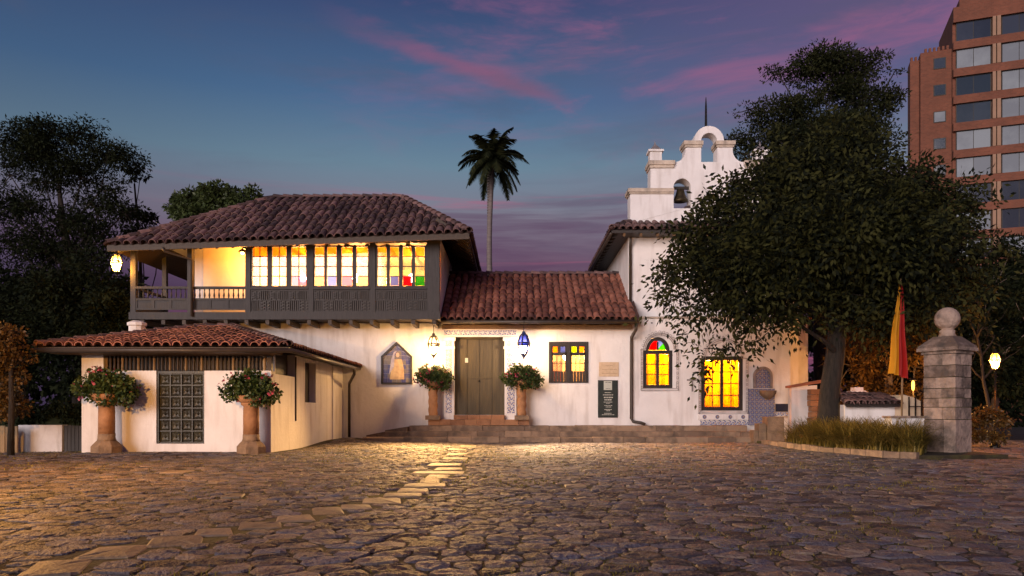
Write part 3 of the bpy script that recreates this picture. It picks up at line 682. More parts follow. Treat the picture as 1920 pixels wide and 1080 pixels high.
# roof
EL = lambda t: 6.36+.40*t                                           # the old eave dips toward the left
EX0, EX1, EY0, EY1, RY = -13.05, -1.38, 24.05, 31.1, 27.6
RX0, RX1, RZ = -8.8, -4.05, 8.85
A = Vector((EX0, EY0, EL(0))); B = Vector((EX1, EY0, EL(1))); C = Vector((EX1, EY1, EL(1))); D = Vector((EX0, EY1, EL(0)))
T0 = Vector((RX0, RY, RZ)); T1 = Vector((RX1, RY, RZ+.02))
deck = MB(); o = Vector((0, 0, .10))
deck.add([A, B, C, D, T0, T1, A-o, B-o, C-o, D-o, T0-o, T1-o],
         [(0, 1, 5, 4), (1, 2, 5), (2, 3, 4, 5), (3, 0, 4), (7, 6, 10, 11), (8, 7, 11), (9, 8, 11, 10), (6, 9, 10), (0, 6, 7, 1), (1, 7, 8, 2), (2, 8, 9, 3), (3, 9, 6, 0)])
roof = deck.build('roof', 'wood_brown', house)
tmesh = tile_mesh('tile', .56, .128, .098); tmesh_red = tile_mesh('tile_red', .5, .112, .086, 'roof_tile_red'); tshort = tile_mesh('ridge', .44, .12, .095)
def hip_top(t, a, b, t0, t1):
    p = lerp(a, b, t); u0 = (t0-a).x/(b-a).x; u1 = (t1-a).x/(b-a).x
    if t < u0: return lerp(a, t0, t/u0)
    if t > u1: return lerp(b, t1, (1-t)/(1-u1))
    q = lerp(t0, t1, (t-u0)/(u1-u0)); return q
slope(roof, lambda t: lerp(A, B, t), lambda t: hip_top(t, A, B, T0, T1), 43, tmesh, .50)
slope(roof, lambda t: lerp(D, C, t), lambda t: hip_top(t, D, C, T0, T1), 43, tmesh, .50, single=False)
slope(roof, lambda t: lerp(B, C, t), lambda t: lerp(B, T1, t*2) if t < .5 else lerp(C, T1, (1-t)*2), 26, tmesh, .50, single=False)
slope(roof, lambda t: lerp(A, D, t), lambda t: lerp(A, T0, t*2) if t < .5 else lerp(D, T0, (1-t)*2), 26, tmesh, .50, single=False)
for a, b in ((A, T0), (B, T1), (T0, T1), (C, T1), (D, T0)): ridge(roof, a, b, tshort)
MB().beam(A+Vector((0, .03, -.13)), B+Vector((0, .03, -.13)), .05, .12).build('fascia', 'wood_brown', house)
for i in range(22):                                                 # rafter tails under the front eave
    x = EX0+.4+i*(EX1-EX0-.8)/21; t = (x-EX0)/(EX1-EX0)
    MB().beam((x, EY0+.06, EL(t)-.16), (x, YB+.3, EL(t)+.32), .08, .11).build('rafter', 'wood_brown', house)
for i in range(12):
    y = EY0+.5+i*.52; MB().beam((EX1-.04, y, EL(1)-.16), (XR-.05, y, EL(1)+.58), .08, .11).build('rafter', 'wood_brown', house)
MB().tube([(posts[1][0]-.55, EY0-.05, EL(.2)-.16), (posts[1][0]-.5, EY0, EL(.2)-.26), (posts[1][0]+.12, YB-.12, 6.02), (posts[1][0]+.12, YB-.12, 4.15)], .045, 8).build('downpipe', 'gutter', house, True)
gl = thing('assumed_hanging_lamp', 'assumed pendant lamp inside the open gallery beside its warm plaster wall', 'lamp', (-9.15, 25.35, 6.45))  # assumed lamp, added to light the gallery wall orange
MB().lathe([(.02, 6.78), (.02, 6.55), (.13, 6.46), (.15, 6.40)], -9.15, 25.35, 10).build('lamp_shade', 'iron', gl)
MB().lathe([(.02, 6.45), (.05, 6.42), (.05, 6.37), (.02, 6.34)], -9.15, 25.35, 8).build('bulb', 'bulb_warm', gl)
point(gl, (-9.15, 25.35, 6.26), 85, (1, .40, .07))
for i, (x, lb) in enumerate(((-7.7, 'assumed pendant lamp behind the leftmost glazed bay of the gallery'), (-5.75, 'assumed pendant lamp behind the middle glazed bay of the gallery'), (-3.7, 'assumed pendant lamp behind the rightmost glazed bay of the gallery'))):
    p = thing('assumed_ceiling_lamp', lb, 'lamp', (x, 27.5, 6.0), 'assumed lamps inside the gallery room')  # assumed lamps, added to make the glazed bays glow
    MB().tube([(x, 27.5, 6.62), (x, 27.5, 6.05)], .012, 6).build('cord', 'iron', p)
    MB().lathe([(.03, 6.08), (.11, 6.0), (.13, 5.9), (.09, 5.8), (.03, 5.77)], x, 27.5, 12).build('globe', 'bulb_white', p, True)
    point(p, (x, 27.3, 5.82), 520, (1, .46, .12), .14)
for i in range(9): MB().box(XG+.4+i*.68, XG+.52+i*.68, YB+.22, 28.79, 6.46, 6.618).build('ceiling_beam', 'wood_brown', house)
# a picture and a bookcase in the lit room
pic = thing('wall_picture', 'dark framed picture on the lit wall behind the middle gallery bay', 'picture', (-6.6, 28.78, 5.4))
MB().box(-6.95, -6.2, 28.76, 28.795, 5.3, 5.75).build('frame', 'wood_dark', pic); MB().box(-6.88, -6.27, 28.75, 28.758, 5.36, 5.69).build('canvas', 'figure_cloak', pic)
bk = thing('bookcase', 'tall bookcase of brown and red books behind the rightmost gallery bay', 'bookcase', (-3.3, 28.5, ZF))
mb = MB()
for z in (4.3, 4.7, 5.1, 5.5, 5.9): mb.box(-3.9, -2.75, 28.42, 28.78, z, z+.03)
mb.box(-3.93, -3.9, 28.4, 28.78, 4.28, 5.95).box(-2.75, -2.72, 28.4, 28.78, 4.28, 5.95); mb.build('shelf', 'wood_brown', bk)
for z in (4.73, 5.13, 5.53):
    x = -3.88
    while x < -2.8:
        wd = R.uniform(.035, .07); MB().box(x, x+wd-.004, 28.5, 28.74, z, z+R.uniform(.2, .32)).build('book', 'book', bk); x += wd

# gallery corner lantern (lit, far left)
def lantern(name, label, c, h, glassT, glassB, frame_mat, bulb, watts, col, hang=None, group=None, post=None, size=.05, aim=None, beam=0, fw=.026):
    x, y, z = c; o = thing(name, label, 'lantern', (x, y, z-h if post is None else post), group)
    r = h*.30; prof = [(r*.55, z+h*.5), (r, z+h*.12), (r*.95, z+h*.02), (r*.42, z-h*.42)]
    ring = lambda rr, zz: [(x+rr*math.cos(a*math.pi/3+.26), y+rr*math.sin(a*math.pi/3+.26), zz) for a in range(6)]
    rings = [ring(*p) for p in prof]
    f = MB()
    for k in range(6):
        f.tube([rg[k] for rg in rings], h*fw, 5)
    for rg in rings:
        for k in range(6): f.tube([rg[k], rg[(k+1) % 6]], h*fw, 5)
    f.build('frame', frame_mat, o)
    for gi, mt in ((0, glassT), (1, glassT), (2, glassB)):
        for k in range(6):
            a, b, c2, d = rings[gi][k], rings[gi][(k+1) % 6], rings[gi+1][(k+1) % 6], rings[gi+1][k]; MB().add([a, b, c2, d], [(0, 1, 2, 3)]).build('pane', mt, o)
    MB().lathe([(r*.62, z+h*.50), (r*.60, z+h*.54), (r*.28, z+h*.62), (r*.24, z+h*.70), (r*.08, z+h*.72)], x, y, 6).build('cap', frame_mat, o)
    MB().lathe([(r*.44, z-h*.42), (r*.36, z-h*.50), (r*.12, z-h*.60), (r*.10, z-h*.66)], x, y, 6).build('base', frame_mat, o)
    MB().lathe([(.01, z-h*.12), (h*.07, z-h*.08), (h*.09, z), (h*.06, z+h*.08), (.01, z+h*.12)], x, y, 8).build('bulb', bulb, o, True)
    if hang: MB().tube([(x, y, z+h*.72), (x, y, hang)], .012, 6).build('rod', 'iron', o)
    point(o, (x, y, z-h*.16), watts, col, size)
    if aim:                                                         # extra spot added to throw warm pools on the paving
        d = bpy.data.lights.new('pool_spot', 'SPOT'); d.energy = beam; d.color = col; d.spot_size = rad(84); d.spot_blend = 1; d.shadow_soft_size = size
        q = bpy.data.objects.new('pool_spot', d); COL.objects.link(q); q.parent = o; p = Vector((x, y-.02, z-h*.2)); q.location = p-o.location
        q.rotation_mode = 'QUATERNION'; q.rotation_quaternion = (Vector(aim)-p).to_track_quat('-Z', 'Y')
    return o
lantern('corner_lantern', 'glowing lantern hanging from the eave at the left end of the gallery', (-12.98, 24.5, 5.85), .60, 'lamp_amber', 'lamp_amber', 'iron', 'bulb_warm', 260, (1, .62, .16), hang=6.4)

# ------------------------------------------------------------------ entrance wing
wing = thing('entrance_wing', 'low white entrance wing with red barrel tile roof between house and chapel', 'building', (1, 26, .5))
WX0, WX1 = XR+.003, 4.13
DX0, DX1, DZ0, DZ1 = gx(852, YW), gx(946, YW), .89, gz(630, YW)
WIN = (gx(1029, YW), gx(1103, YW), gz(718, YW), gz(641, YW))
MB().wall(WX0, WX1, -.2, 4.25, YW, YW+.4, [(DX0, DX1, DZ0, DZ1), WIN]).build('wall', 'stucco', wing)
MB().wall(XR, WX1, -.2, 5.6, 30.4, 30.0).build('rear_wall', 'stucco', wing)
m = MB(); m.wall(WIN[0]-.8, WX1-.05, .5, 4.0, 28.6, 28.7); m.wall(26.45, 28.6, .5, 4.0, WIN[0]-.9, WIN[0]-.8, axis='y'); m.wall(26.45, 28.6, .5, 4.0, WX1-.06, WX1-.16, axis='y'); m.box(WIN[0]-.9, WX1-.05, 26.45, 28.7, 4.0, 4.1).box(WIN[0]-.9, WX1-.05, 26.45, 28.7, .45, .5); m.build('room_wall', 'plaster_room', wing)
wa, wb = Vector((WX0+.02, 25.28, 4.10)), Vector((4.24, 25.28, 4.10)); wc, wd_ = Vector((WX0+.02, 29.0, 6.28)), Vector((4.24, 29.0, 6.28)); o = Vector((0, 0, .09))
be, bf = Vector((WX0+.02, 31.2, 5.0)), Vector((4.24, 31.2, 5.0))
deck = MB().add([wa, wb, wd_, wc, wa-o, wb-o, wd_-o, wc-o, be, bf, be-o, bf-o], [(0, 1, 2, 3), (7, 6, 5, 4), (0, 4, 5, 1), (1, 5, 6, 2), (3, 7, 4, 0), (3, 2, 9, 8), (6, 7, 10, 11), (8, 9, 11, 10), (2, 6, 11, 9), (3, 8, 10, 7)])
wroof = deck.build('roof', 'wood_brown', wing)
tm2 = tile_mesh('tile_b', .54, .122, .094, 'roof_tile_red')
slope(wroof, lambda t: lerp(wa, wb, t), lambda t: lerp(wc, wd_, t), 27, tm2, .44)
slope(wroof, lambda t: lerp(be, bf, t), lambda t: lerp(wc, wd_, t), 27, tm2, .5, single=False, joined_mat='roof_tile_red')
ridge(wroof, wc, wd_, tshort)
MB().tube([(WX0+.05, 25.2, 4.03), (4.27, 25.2, 4.03)], .065, 8).build('gutter', 'gutter', wing, True)
MB().box(WX0+.02, 4.14, 25.72, 25.998, 3.86, 3.99).build('wall_plate', 'wood_soffit', wing)
for i in range(9):
    x = -2.1+i*.76; MB().beam((x, 25.32, 4.0), (x, 25.99, 4.26), .09, .1).build('rafter', 'wood_soffit', wing)
MB().tube([(4.22, 25.2, 4.0), (4.2, 25.3, 3.78), (4.14, 25.86, 3.58), (4.14, 25.9, 3.4), (4.14, 25.9, .76), (4.2, 25.86, .66), (4.45, 25.8, .62), (4.6, 25.78, .56)], .055, 8).build('downpipe', 'gutter', wing, True)
# door of broad boards in two leaves
door = MB().box(DX0, DX1, YW+.20, YW+.24, DZ0, DZ1).build('door', 'wood_dark', wing)
nb = 4; bw = (DX1-DX0)/nb
for i in range(nb):
    MB().box(DX0+i*bw+.008, DX0+(i+1)*bw-.008, YW+.165+(.012 if i in (1, 2) else 0), YW+.199, DZ0+.02, DZ1-.1).build('board', 'wood_olive', door)
MB().box(DX0, DX1, YW+.14, YW+.199, DZ1-.09, DZ1).build('head', 'wood_olive', door)
MB().box(DX0+bw*1.05, DX1-bw*1.05, YW+.155, YW+.1765, 2.16, 2.22).build('batten', 'wood_olive', door)
MB().box(DX0+.36, DX0+.47, YW+.158, YW+.164, 2.72, 2.88).build('notice', 'paper', door)
MB().lathe([(.02, 2.05), (.035, 2.08), (.02, 2.11)], DX0+1.95*bw, YW+.15, 8).build('knocker', 'iron', door)
# tiled door surround
sur = MB()
for x0, x1 in ((gx(833, YW), DX0-.005), (DX1+.005, gx(968, YW))):
    sur.box(x0, x1, YW-.10, YW-.002, .74, DZ1-.02).box(x0-.04, x1+.03, YW-.15, YW-.002, .53, .74).box(x0-.04, x1+.03, YW-.15, YW-.002, 3.18, 3.26).box(x0-.06, x1+.05, YW-.17, YW-.002, 3.46, 3.58)
sur.box(gx(831, YW), gx(970, YW), YW-.12, YW-.002, 3.60, 3.86)
sur = sur.build('door_surround', 'stucco', wing)
for x0, x1 in ((gx(836, YW), DX0-.08), (DX1+.08, gx(965, YW))):
    MB().box(x0, x1, YW-.108, YW-.101, .95, 3.16).build('tile_strip', 'azulejo_white', sur); MB().box(x0, x1, YW-.108, YW-.101, 3.27, 3.45).build('tile_strip', 'azulejo_white', sur)
MB().box(gx(833, YW), gx(968, YW), YW-.13, YW-.121, 3.65, 3.82).build('tile_strip', 'azulejo_white', sur)
# window with coloured top lights
x0, x1, z0, z1 = WIN
f = MB().box(x0, x0+.10, YW-.03, YW+.1, z0, z1).box(x1-.10, x1, YW-.03, YW+.1, z0, z1).box(x0+.1, x1-.1, YW-.03, YW+.1, z1-.13, z1).box(x0+.1, x1-.1, YW-.03, YW+.1, z0, z0+.05)
xm = (x0+x1)/2; f.box(xm-.07, xm+.07, YW-.02, YW+.1, z0+.05, z1-.13); win = f.build('window', 'wood_dark', wing)
H = z1-z0
for s, (a, b) in enumerate(((x0+.1, xm-.07), (xm+.07, x1-.1))):
    zt0, zt1 = z0+.745*H, z0+.885*H; zc0, zc1 = z0+.285*H, z0+.675*H
    MB().box(a, b, YW, YW+.07, zc1, zt0).box(a, b, YW, YW+.07, zt1, z1-.131).box((a+b)/2-.045, (a+b)/2+.045, YW, YW+.07, zt0, zt1).box(a, a+.04, YW, YW+.07, zc0, zt1).box(b-.04, b, YW, YW+.07, zc0, zt1).build('sash', 'wood_dark', win)
    for k in range(2):
        aa = a+.041 if k == 0 else (a+b)/2+.046; bb = (a+b)/2-.046 if k == 0 else b-.041
        MB().box(aa, bb, YW+.03, YW+.035, zt0, zt1).build('pane', ['glass_gold', 'glass_blue', 'glass_lime', 'glass_gold'][s*2+k], win)
    for k in range(3):
        for r in range(2):
            cw = (b-a-.08)/3; MB().box(a+.04+k*cw+.009, a+.04+(k+1)*cw-.009, YW+.03, YW+.034, zc0+r*(zc1-zc0)/2+.008, zc0+(r+1)*(zc1-zc0)/2-.008).build('pane', 'glass_clear', win)
    g = MB().box(a+.04, b-.04, YW+.02, YW+.05, (zc0+zc1)/2-.009, (zc0+zc1)/2+.009)
    for k in (1, 2): g.box(a+.04+k*(b-a-.08)/3-.009, a+.04+k*(b-a-.08)/3+.009, YW+.02, YW+.05, zc0, zc1)
    g.build('muntin', 'wood_dark', win)
    for k in range(5):
        cw = (b-a)/5; MB().box(a+k*cw+.005, a+(k+1)*cw-.005, YW+.01, YW+.05, z0+.051, zc0-.002).build('board', 'wood_brown', win)
rl = thing('assumed_room_lamp', 'assumed lamp inside the room behind the entrance wing window', 'lamp', (2.0, 27.9, 3.0))  # assumed lamp, added so the wing window glows
MB().lathe([(.03, 3.2), (.09, 3.12), (.1, 3.02), (.03, 2.92)], 2.0, 27.9, 10).build('globe', 'bulb_white', rl, True)
MB().tube([(2.0, 27.9, 4.0), (2.0, 27.9, 3.2)], .012, 6).build('cord', 'iron', rl)
point(rl, (2.1, 27.4, 3.05), 260, (1, .56, .18), .1)
cb = thing('orange_curtain', 'orange brown curtain hanging behind the left casement of the entrance wing window', 'curtain', (1.6, 27.2, 1.2))
pts = [(1.3+.06*i, 27.2+.04*math.sin(i*1.9)) for i in range(10)]
MB().prism_xy(pts+[(x, y+.012) for x, y in pts[::-1]], 1.2, 2.85).build('fabric', 'cloth_red', cb)

# steps of stone blocks
stairs = thing('entrance_steps', 'three long worn stone steps in front of the entrance and chapel', 'steps', (1, 24.5, 0))
for k, (yf, z0, z1, xl, xr) in enumerate(((24.42, -.1, .17, -4.9, 8.05), (24.86, .05, .345, -4.25, 8.02), (25.30, .2, .53, -3.5, 7.98))):
    x = xl
    while x < xr-.05:
        L = min(R.uniform(.7, 1.5), xr-x); L = xr-x if xr-x-L < .4 else L
        dy, dz = R.uniform(-.02, .02), R.uniform(-.012, .012); yb = 25.99 if k == 2 else (24.86, 25.30)[k]+.25
        a, b = x+.006, x+L-.006; z = z1+dz
        vs = [(a, yf+dy, z0), (b, yf+dy, z0), (b, yb, z0), (a, yb, z0), (a, yf+dy, z-.03), (b, yf+dy, z-.03-R.uniform(0, .01)), (b, yb, z-.02), (a, yb, z-.02), (a+.01, yf+dy+.025, z), (b-.01, yf+dy+.025, z), (b-.01, yb, z), (a+.01, yb, z)]
        MB().add(vs, [(3, 2, 1, 0), (0, 1, 5, 4), (1, 2, 6, 5), (2, 3, 7, 6), (3, 0, 4, 7), (4, 5, 9, 8), (5, 6, 10, 9), (6, 7, 11, 10), (7, 4, 8, 11), (8, 9, 10, 11)]).build('step_block', 'step_stone', stairs); x += L
x = -4.9
for i, (xa, xb, zt) in enumerate(((-5.35, -4.92, .14), (-4.9, -4.27, .33), (-4.25, -3.52, .50))):
    MB().prism_xz([(xa, -.1), (xb, -.1), (xb, zt), (xa, zt-.12)], 25.2-.1*i, 25.985).build('step_block', 'step_stone', stairs)
for row, (yf, z0, z1, xl, xr) in enumerate(((25.42, .54, .735, -2.86, .58), (25.68, .737, .888, DX0-.0, DX1+.0))):
    x = xl
    while x < xr-.02:
        L = min(.42+R.uniform(-.06, .1), xr-x); L = xr-x if xr-x-L < .15 else L
        MB().box(x+.004, x+L-.004, yf+R.uniform(-.01, .01), 25.84 if row == 0 else 26.16, z0, z1+R.uniform(-.006, .004)).build('tread_block', 'brick_step', stairs); x += L

lantern('entrance_lantern', 'lit clear glass lantern hanging left of the green wooden entrance door', (gx(813, 25.1), 25.1, 3.2), .62, 'lamp_frost', 'lamp_frost', 'gutter', 'bulb_white', 380, (1, .58, .22), hang=4.05, aim=(-2.6, 20.4, 0), beam=9500, group='lanterns hanging beside the entrance', size=.08, fw=.046)
lantern('entrance_lantern', 'blue glass lantern hanging right of the green wooden entrance door', (gx(982, 25.1), 25.1, 3.22), .68, 'lamp_blue', 'lamp_ice', 'lead_blue', 'bulb_cool', 380, (1, .60, .24), hang=4.05, aim=(3.2, 21.0, 0), beam=16000, group='lanterns hanging beside the entrance', size=.08, fw=.046)

# tiled devotional niche
nc = (gx(744, YW), YW); nw = gx(773, YW)-gx(744, YW)
niche = thing('tile_shrine', 'pentagonal dark framed tile picture of a robed figure on the white wall', 'tile picture', (nc[0], YW, gz(720, YW)))
zb, zs, zt = gz(720, YW), gz(668, YW), gz(641, YW)
outer = [(nc[0]-nw, zb), (nc[0]+nw, zb), (nc[0]+nw, zs), (nc[0], zt), (nc[0]-nw, zs)]
s = .885; mid = (zb+zs)/2
inner = [(nc[0]+(x-nc[0])*s, zb+.05+(z-zb)*.90) for x, z in outer]
fr = MB(); n = 5; vs = [(x, YW-.08, z) for x, z in outer]+[(x, YW-.08, z) for x, z in inner]+[(x, YW-.003, z) for x, z in outer]+[(x, YW-.02, z) for x, z in inner]
fr.add(vs, [(i, (i+1) % n, n+(i+1) % n, n+i) for i in range(n)]+[(i, 2*n+i, 2*n+(i+1) % n, (i+1) % n) for i in range(n)]+[(n+i, n+(i+1) % n, 3*n+(i+1) % n, 3*n+i) for i in range(n)])
fr.build('frame', 'wood_dark', niche)
MB().prism_xz(inner, YW-.012, YW-.004).build('backing', 'figure_cloak', niche)
ts = .157; cols = 6; x0 = inner[0][0]
tw = (inner[1][0]-inner[0][0])/cols
for c in range(cols):
    for r in range(9):
        a, b = x0+c*tw+.004, x0+(c+1)*tw-.004; za, zc = inner[0][1]+r*ts+.004, inner[0][1]+(r+1)*ts-.004
        top = lambda xx: inner[2][1]+(inner[3][1]-inner[2][1])*(1-abs(xx-nc[0])/(nw*s))-.02
        ta, tb = min(zc, top(a)), min(zc, top(b))
        if max(ta, tb) < za+.03: continue
        ta, tb = max(ta, za+.005), max(tb, za+.005)
        MB().prism_xz([(a, za), (b, za), (b, tb), (a, ta)], YW-.022, YW-.0125).build('tile', 'niche_tile', niche)
cxn = nc[0]+.03; z0 = inner[0][1]+.06
MB().prism_xz([(cxn-.27, z0+.05), (cxn+.24, z0+.05), (cxn+.21, z0+.45), (cxn+.15, z0+.75), (cxn-.15, z0+.75), (cxn-.22, z0+.4)], YW-.030, YW-.0225).build('robe', 'figure_robe', niche)
MB().prism_xz([(cxn-.30, z0+.2), (cxn-.12, z0+.5), (cxn-.10, z0+.9), (cxn-.02, z0+1.05), (cxn-.13, z0+1.0), (cxn-.22, z0+.75)], YW-.036, YW-.0305).build('cloak', 'figure_cloak', niche)
MB().prism_xz([(cxn+.06*math.cos(a*math.pi/5)+.0, z0+.90+.085*math.sin(a*math.pi/5)) for a in range(10)], YW-.034, YW-.0225).build('face', 'figure_skin', niche)
# plaques
pq = thing('stone_plaque', 'pale stone plaque above the black notice board right of the window', 'plaque', (gx(1141, YW), YW, 2.3))
a, b, za, zc = gx(1123, YW), gx(1160, YW), gz(706, YW), gz(679, YW)
MB().box(a, b, YW-.025, YW-.003, za, zc).build('slab', 'marble', pq)
def text_rows(parent, rows, x0, x1, y, mat, name='text_line'):
    for zc, frac, h in rows:
        m = MB(); w_ = (x1-x0)*frac; x = (x0+x1)/2-w_/2
        while x < (x0+x1)/2+w_/2:
            l = R.uniform(.012, .05); m.box(x, min(x+l, x1), y-.002, y-.0005, zc-h/2, zc+h/2); x += l+R.uniform(.006, .014)
        m.build(name, mat, parent)
text_rows(pq, [(za+.38, .3, .02), (za+.25, .66, .02), (za+.11, .7, .02)], a, b, YW-.025, 'marble_text')
bd = thing('notice_board', 'black vertical notice board with pale lettering beside the downpipe', 'notice board', (gx(1140, YW), YW, .8))
a, b, za, zc = gx(1121, YW), gx(1158, YW), gz(783, YW), gz(713, YW)
MB().box(a, b, YW-.04, YW-.003, za, zc).build('panel', 'board_black', bd)
MB().box(a+.20, b-.20, YW-.0445, YW-.041, zc-.34, zc-.03).build('emblem_sheet', 'paper', bd)
text_rows(bd, [(zc-.08, .24, .02), (zc-.29, .22, .015)], a, b, YW-.0446, 'board_black')
text_rows(bd, [(zc-.43, .32, .022), (zc-.51, .5, .025), (zc-.60, .4, .04), (zc-.68, .34, .04), (zc-.76, .42, .022), (zc-.80, .18, .018), (zc-.88, .34, .02), (zc-.93, .22, .02), (zc-1.02, .34, .025), (zc-1.06, .18, .02), (zc-1.15, .36, .02), (zc-1.20, .6, .02)], a, b, YW-.041, 'board_text')

# ------------------------------------------------------------------ chapel
chapel = thing('chapel', 'white chapel with arched bell gable rising behind the large tree', 'chapel', (7, 26, .5))
CX0, CX1 = WX1+.003, gx(1482, YW); CZ = 4.24
W1 = (gx(1206, YW), gx(1261, YW), gz(728, YW), gz(657, YW)); W2 = (gx(1315, YW), gx(1393, YW), gz(770, YW), gz(668, YW))
r1 = (W1[1]-W1[0])/2-.10; c1 = ((W1[0]+W1[1])/2, W1[3])
h1 = (c1[0]-r1, c1[0]+r1, W1[3], W1[3]+r1+.06)
cw = MB().wall(CX0, CX1, -.2, CZ, YW, YW+.45, [W1, h1, W2])
for sgn in (-1, 1):                                                 # spandrels that round the arch
    poly = [(c1[0]+sgn*r1, h1[3])]+[(c1[0]+sgn*r1*math.cos(a), c1[1]+(r1+.055)*math.sin(a)) for a in [i*math.pi/16 for i in range(9)]]
    poly = poly if sgn < 0 else poly[::-1]
    cw.prism_xz(poly, YW+.001, YW+.3)
cw.wall(YW+.45, 33, -.2, CZ, CX1, CX1-.4, axis='y')
cw.build('lower_wall', 'stucco', chapel)
MB().box(CX0, CX1+.05, YW-.06, 26.62, CZ+.002, CZ+.07).build('ledge', 'cornice_stone', chapel)
YU = 26.6
MB().wall(4.14, 10.36, CZ+.07, 7.75, YU, YU+.4).wall(YU+.4, 33, -.2, 7.75, 4.14, 4.54, axis='y').wall(YU+.4, 33, -.2, 7.75, 10.36, 9.96, axis='y').wall(4.54, 9.96, -.2, 7.75, 33, 32.6).build('upper_wall', 'stucco', chapel)
m = MB().wall(CX0+.2, 9.4, .4, 4.1, 29.0, 29.1).wall(26.5, 29.0, .4, 4.1, CX0+.7, CX0+.6, axis='y').wall(26.5, 29, .4, 4.1, 9.3, 9.4, axis='y').box(CX0+.6, 9.4, 26.5, 29.1, 4.1, 4.2).box(CX0+.6, 9.4, 26.5, 29.1, .35, .4); m.build('nave_wall', 'plaster_amber', chapel)
for x in (5.75, 7.35):
    lp = thing('assumed_nave_lamp', 'assumed lamp inside the chapel behind the %s yellow window' % ('small arched' if x < 6 else 'tall'), 'lamp', (x, 27.9, 2.9))  # assumed lamps, added to light the yellow panes and the paving outside
    MB().lathe([(.03, 3.1), (.08, 3.02), (.09, 2.92), (.03, 2.82)], x, 27.9, 10).build('globe', 'bulb_warm', lp, True); MB().tube([(x, 27.9, 4.1), (x, 27.9, 3.1)], .012, 6).build('cord', 'iron', lp)
    point(lp, (x, 27.3, 2.95), 560, (1, .60, .16), .12)
def chapel_window(W, cols, rows, fw, arch=None):
    x0, x1, z0, z1 = W
    f = MB().box(x0, x0+fw, YW+.02, YW+.16, z0, z1).box(x1-fw, x1, YW+.02, YW+.16, z0, z1).box(x0+fw, x1-fw, YW+.02, YW+.16, z0, z0+fw).box(x0+fw, x1-fw, YW+.02, YW+.16, z1-fw, z1)
    xm = (x0+x1)/2; f.box(xm-.05, xm+.05, YW+.03, YW+.15, z0+fw, z1-fw)
    win = f.build('window', 'wood_dark', chapel)
    for a, b in ((x0+fw, xm-.05), (xm+.05, x1-fw)):
        cw_ = (b-a)/cols; rh = (z1-z0-2*fw)/rows
        for c in range(1, cols): MB().box(a+c*cw_-.012, a+c*cw_+.012, YW+.06, YW+.10, z0+fw, z1-fw).build('mullion', 'wood_dark', win)
        for r in range(1, rows): MB().box(a, b, YW+.065, YW+.095, z0+fw+r*rh-.014, z0+fw+r*rh+.014).build('muntin', 'wood_dark', win)
        for c in range(cols):
            for r in range(rows): MB().box(a+c*cw_+.013, a+(c+1)*cw_-.013, YW+.078, YW+.082, z0+fw+r*rh+.015, z0+fw+(r+1)*rh-.015).build('pane', 'glass_yellow', win)
    return win
win1 = chapel_window(W1, 1, 3, .12); win2 = chapel_window(W2, 2, 4, .13)
# fan light above window 1
f = MB(); seg = 16
outer = [(c1[0]+r1*math.cos(math.pi*i/seg), c1[1]+(r1+.05)*math.sin(math.pi*i/seg)) for i in range(seg+1)]
inn = [(c1[0]+r1*.68*math.cos(math.pi*i/seg), c1[1]+.02+(r1+.05)*.70*math.sin(math.pi*i/seg)) for i in range(seg+1)]
for i in range(seg): f.prism_xz([outer[i], outer[i+1], inn[i+1], inn[i]][::-1], YW+.02, YW+.15)
f.box(c1[0]-.03, c1[0]+.03, YW+.03, YW+.14, c1[1]+.02, c1[1]+r1*.75); f.build('fanlight_frame', 'wood_dark', win1)
for k, mt in enumerate(('glass_green', 'glass_blue', 'glass_red', 'glass_red')):
    a0, a1 = math.pi*k/4, math.pi*(k+1)/4
    MB().prism_xz([(c1[0], c1[1]+.02)]+[(c1[0]+r1*.68*math.cos(a0+(a1-a0)*i/4), c1[1]+.02+(r1+.05)*.70*math.sin(a0+(a1-a0)*i/4)) for i in range(5)], YW+.078, YW+.082).build('pane', mt, win1)
# red drapes and furniture seen through the yellow glass
dr = thing('red_drape', 'red drapes and pew backs glowing behind the tall yellow chapel window', 'drape', (7.4, 26.9, .7))
for xa, xb, zt in ((6.68, 6.98, 1.95), (7.13, 7.22, 1.7), (7.42, 7.56, 1.75), (7.82, 8.02, 1.9), (6.7, 8.0, 1.28)):
    pts = [(xa+(xb-xa)*i/6, 26.95+.03*math.sin(i*2.1+xa*9)) for i in range(7)]
    MB().prism_xy(pts+[(x, y+.02) for x, y in pts[::-1]], .6, zt).build('fold', 'cloth_red', dr)
dr = thing('red_banner', 'red banner glowing behind the right casement of the arched chapel window', 'banner', (5.4, 26.9, 1.2))
pts = [(5.36+.16*i/4, 26.9+.02*math.sin(i*2.1)) for i in range(5)]
MB().prism_xy(pts+[(x, y+.02) for x, y in pts[::-1]], 1.2, 2.75).build('fabric', 'cloth_red', dr)
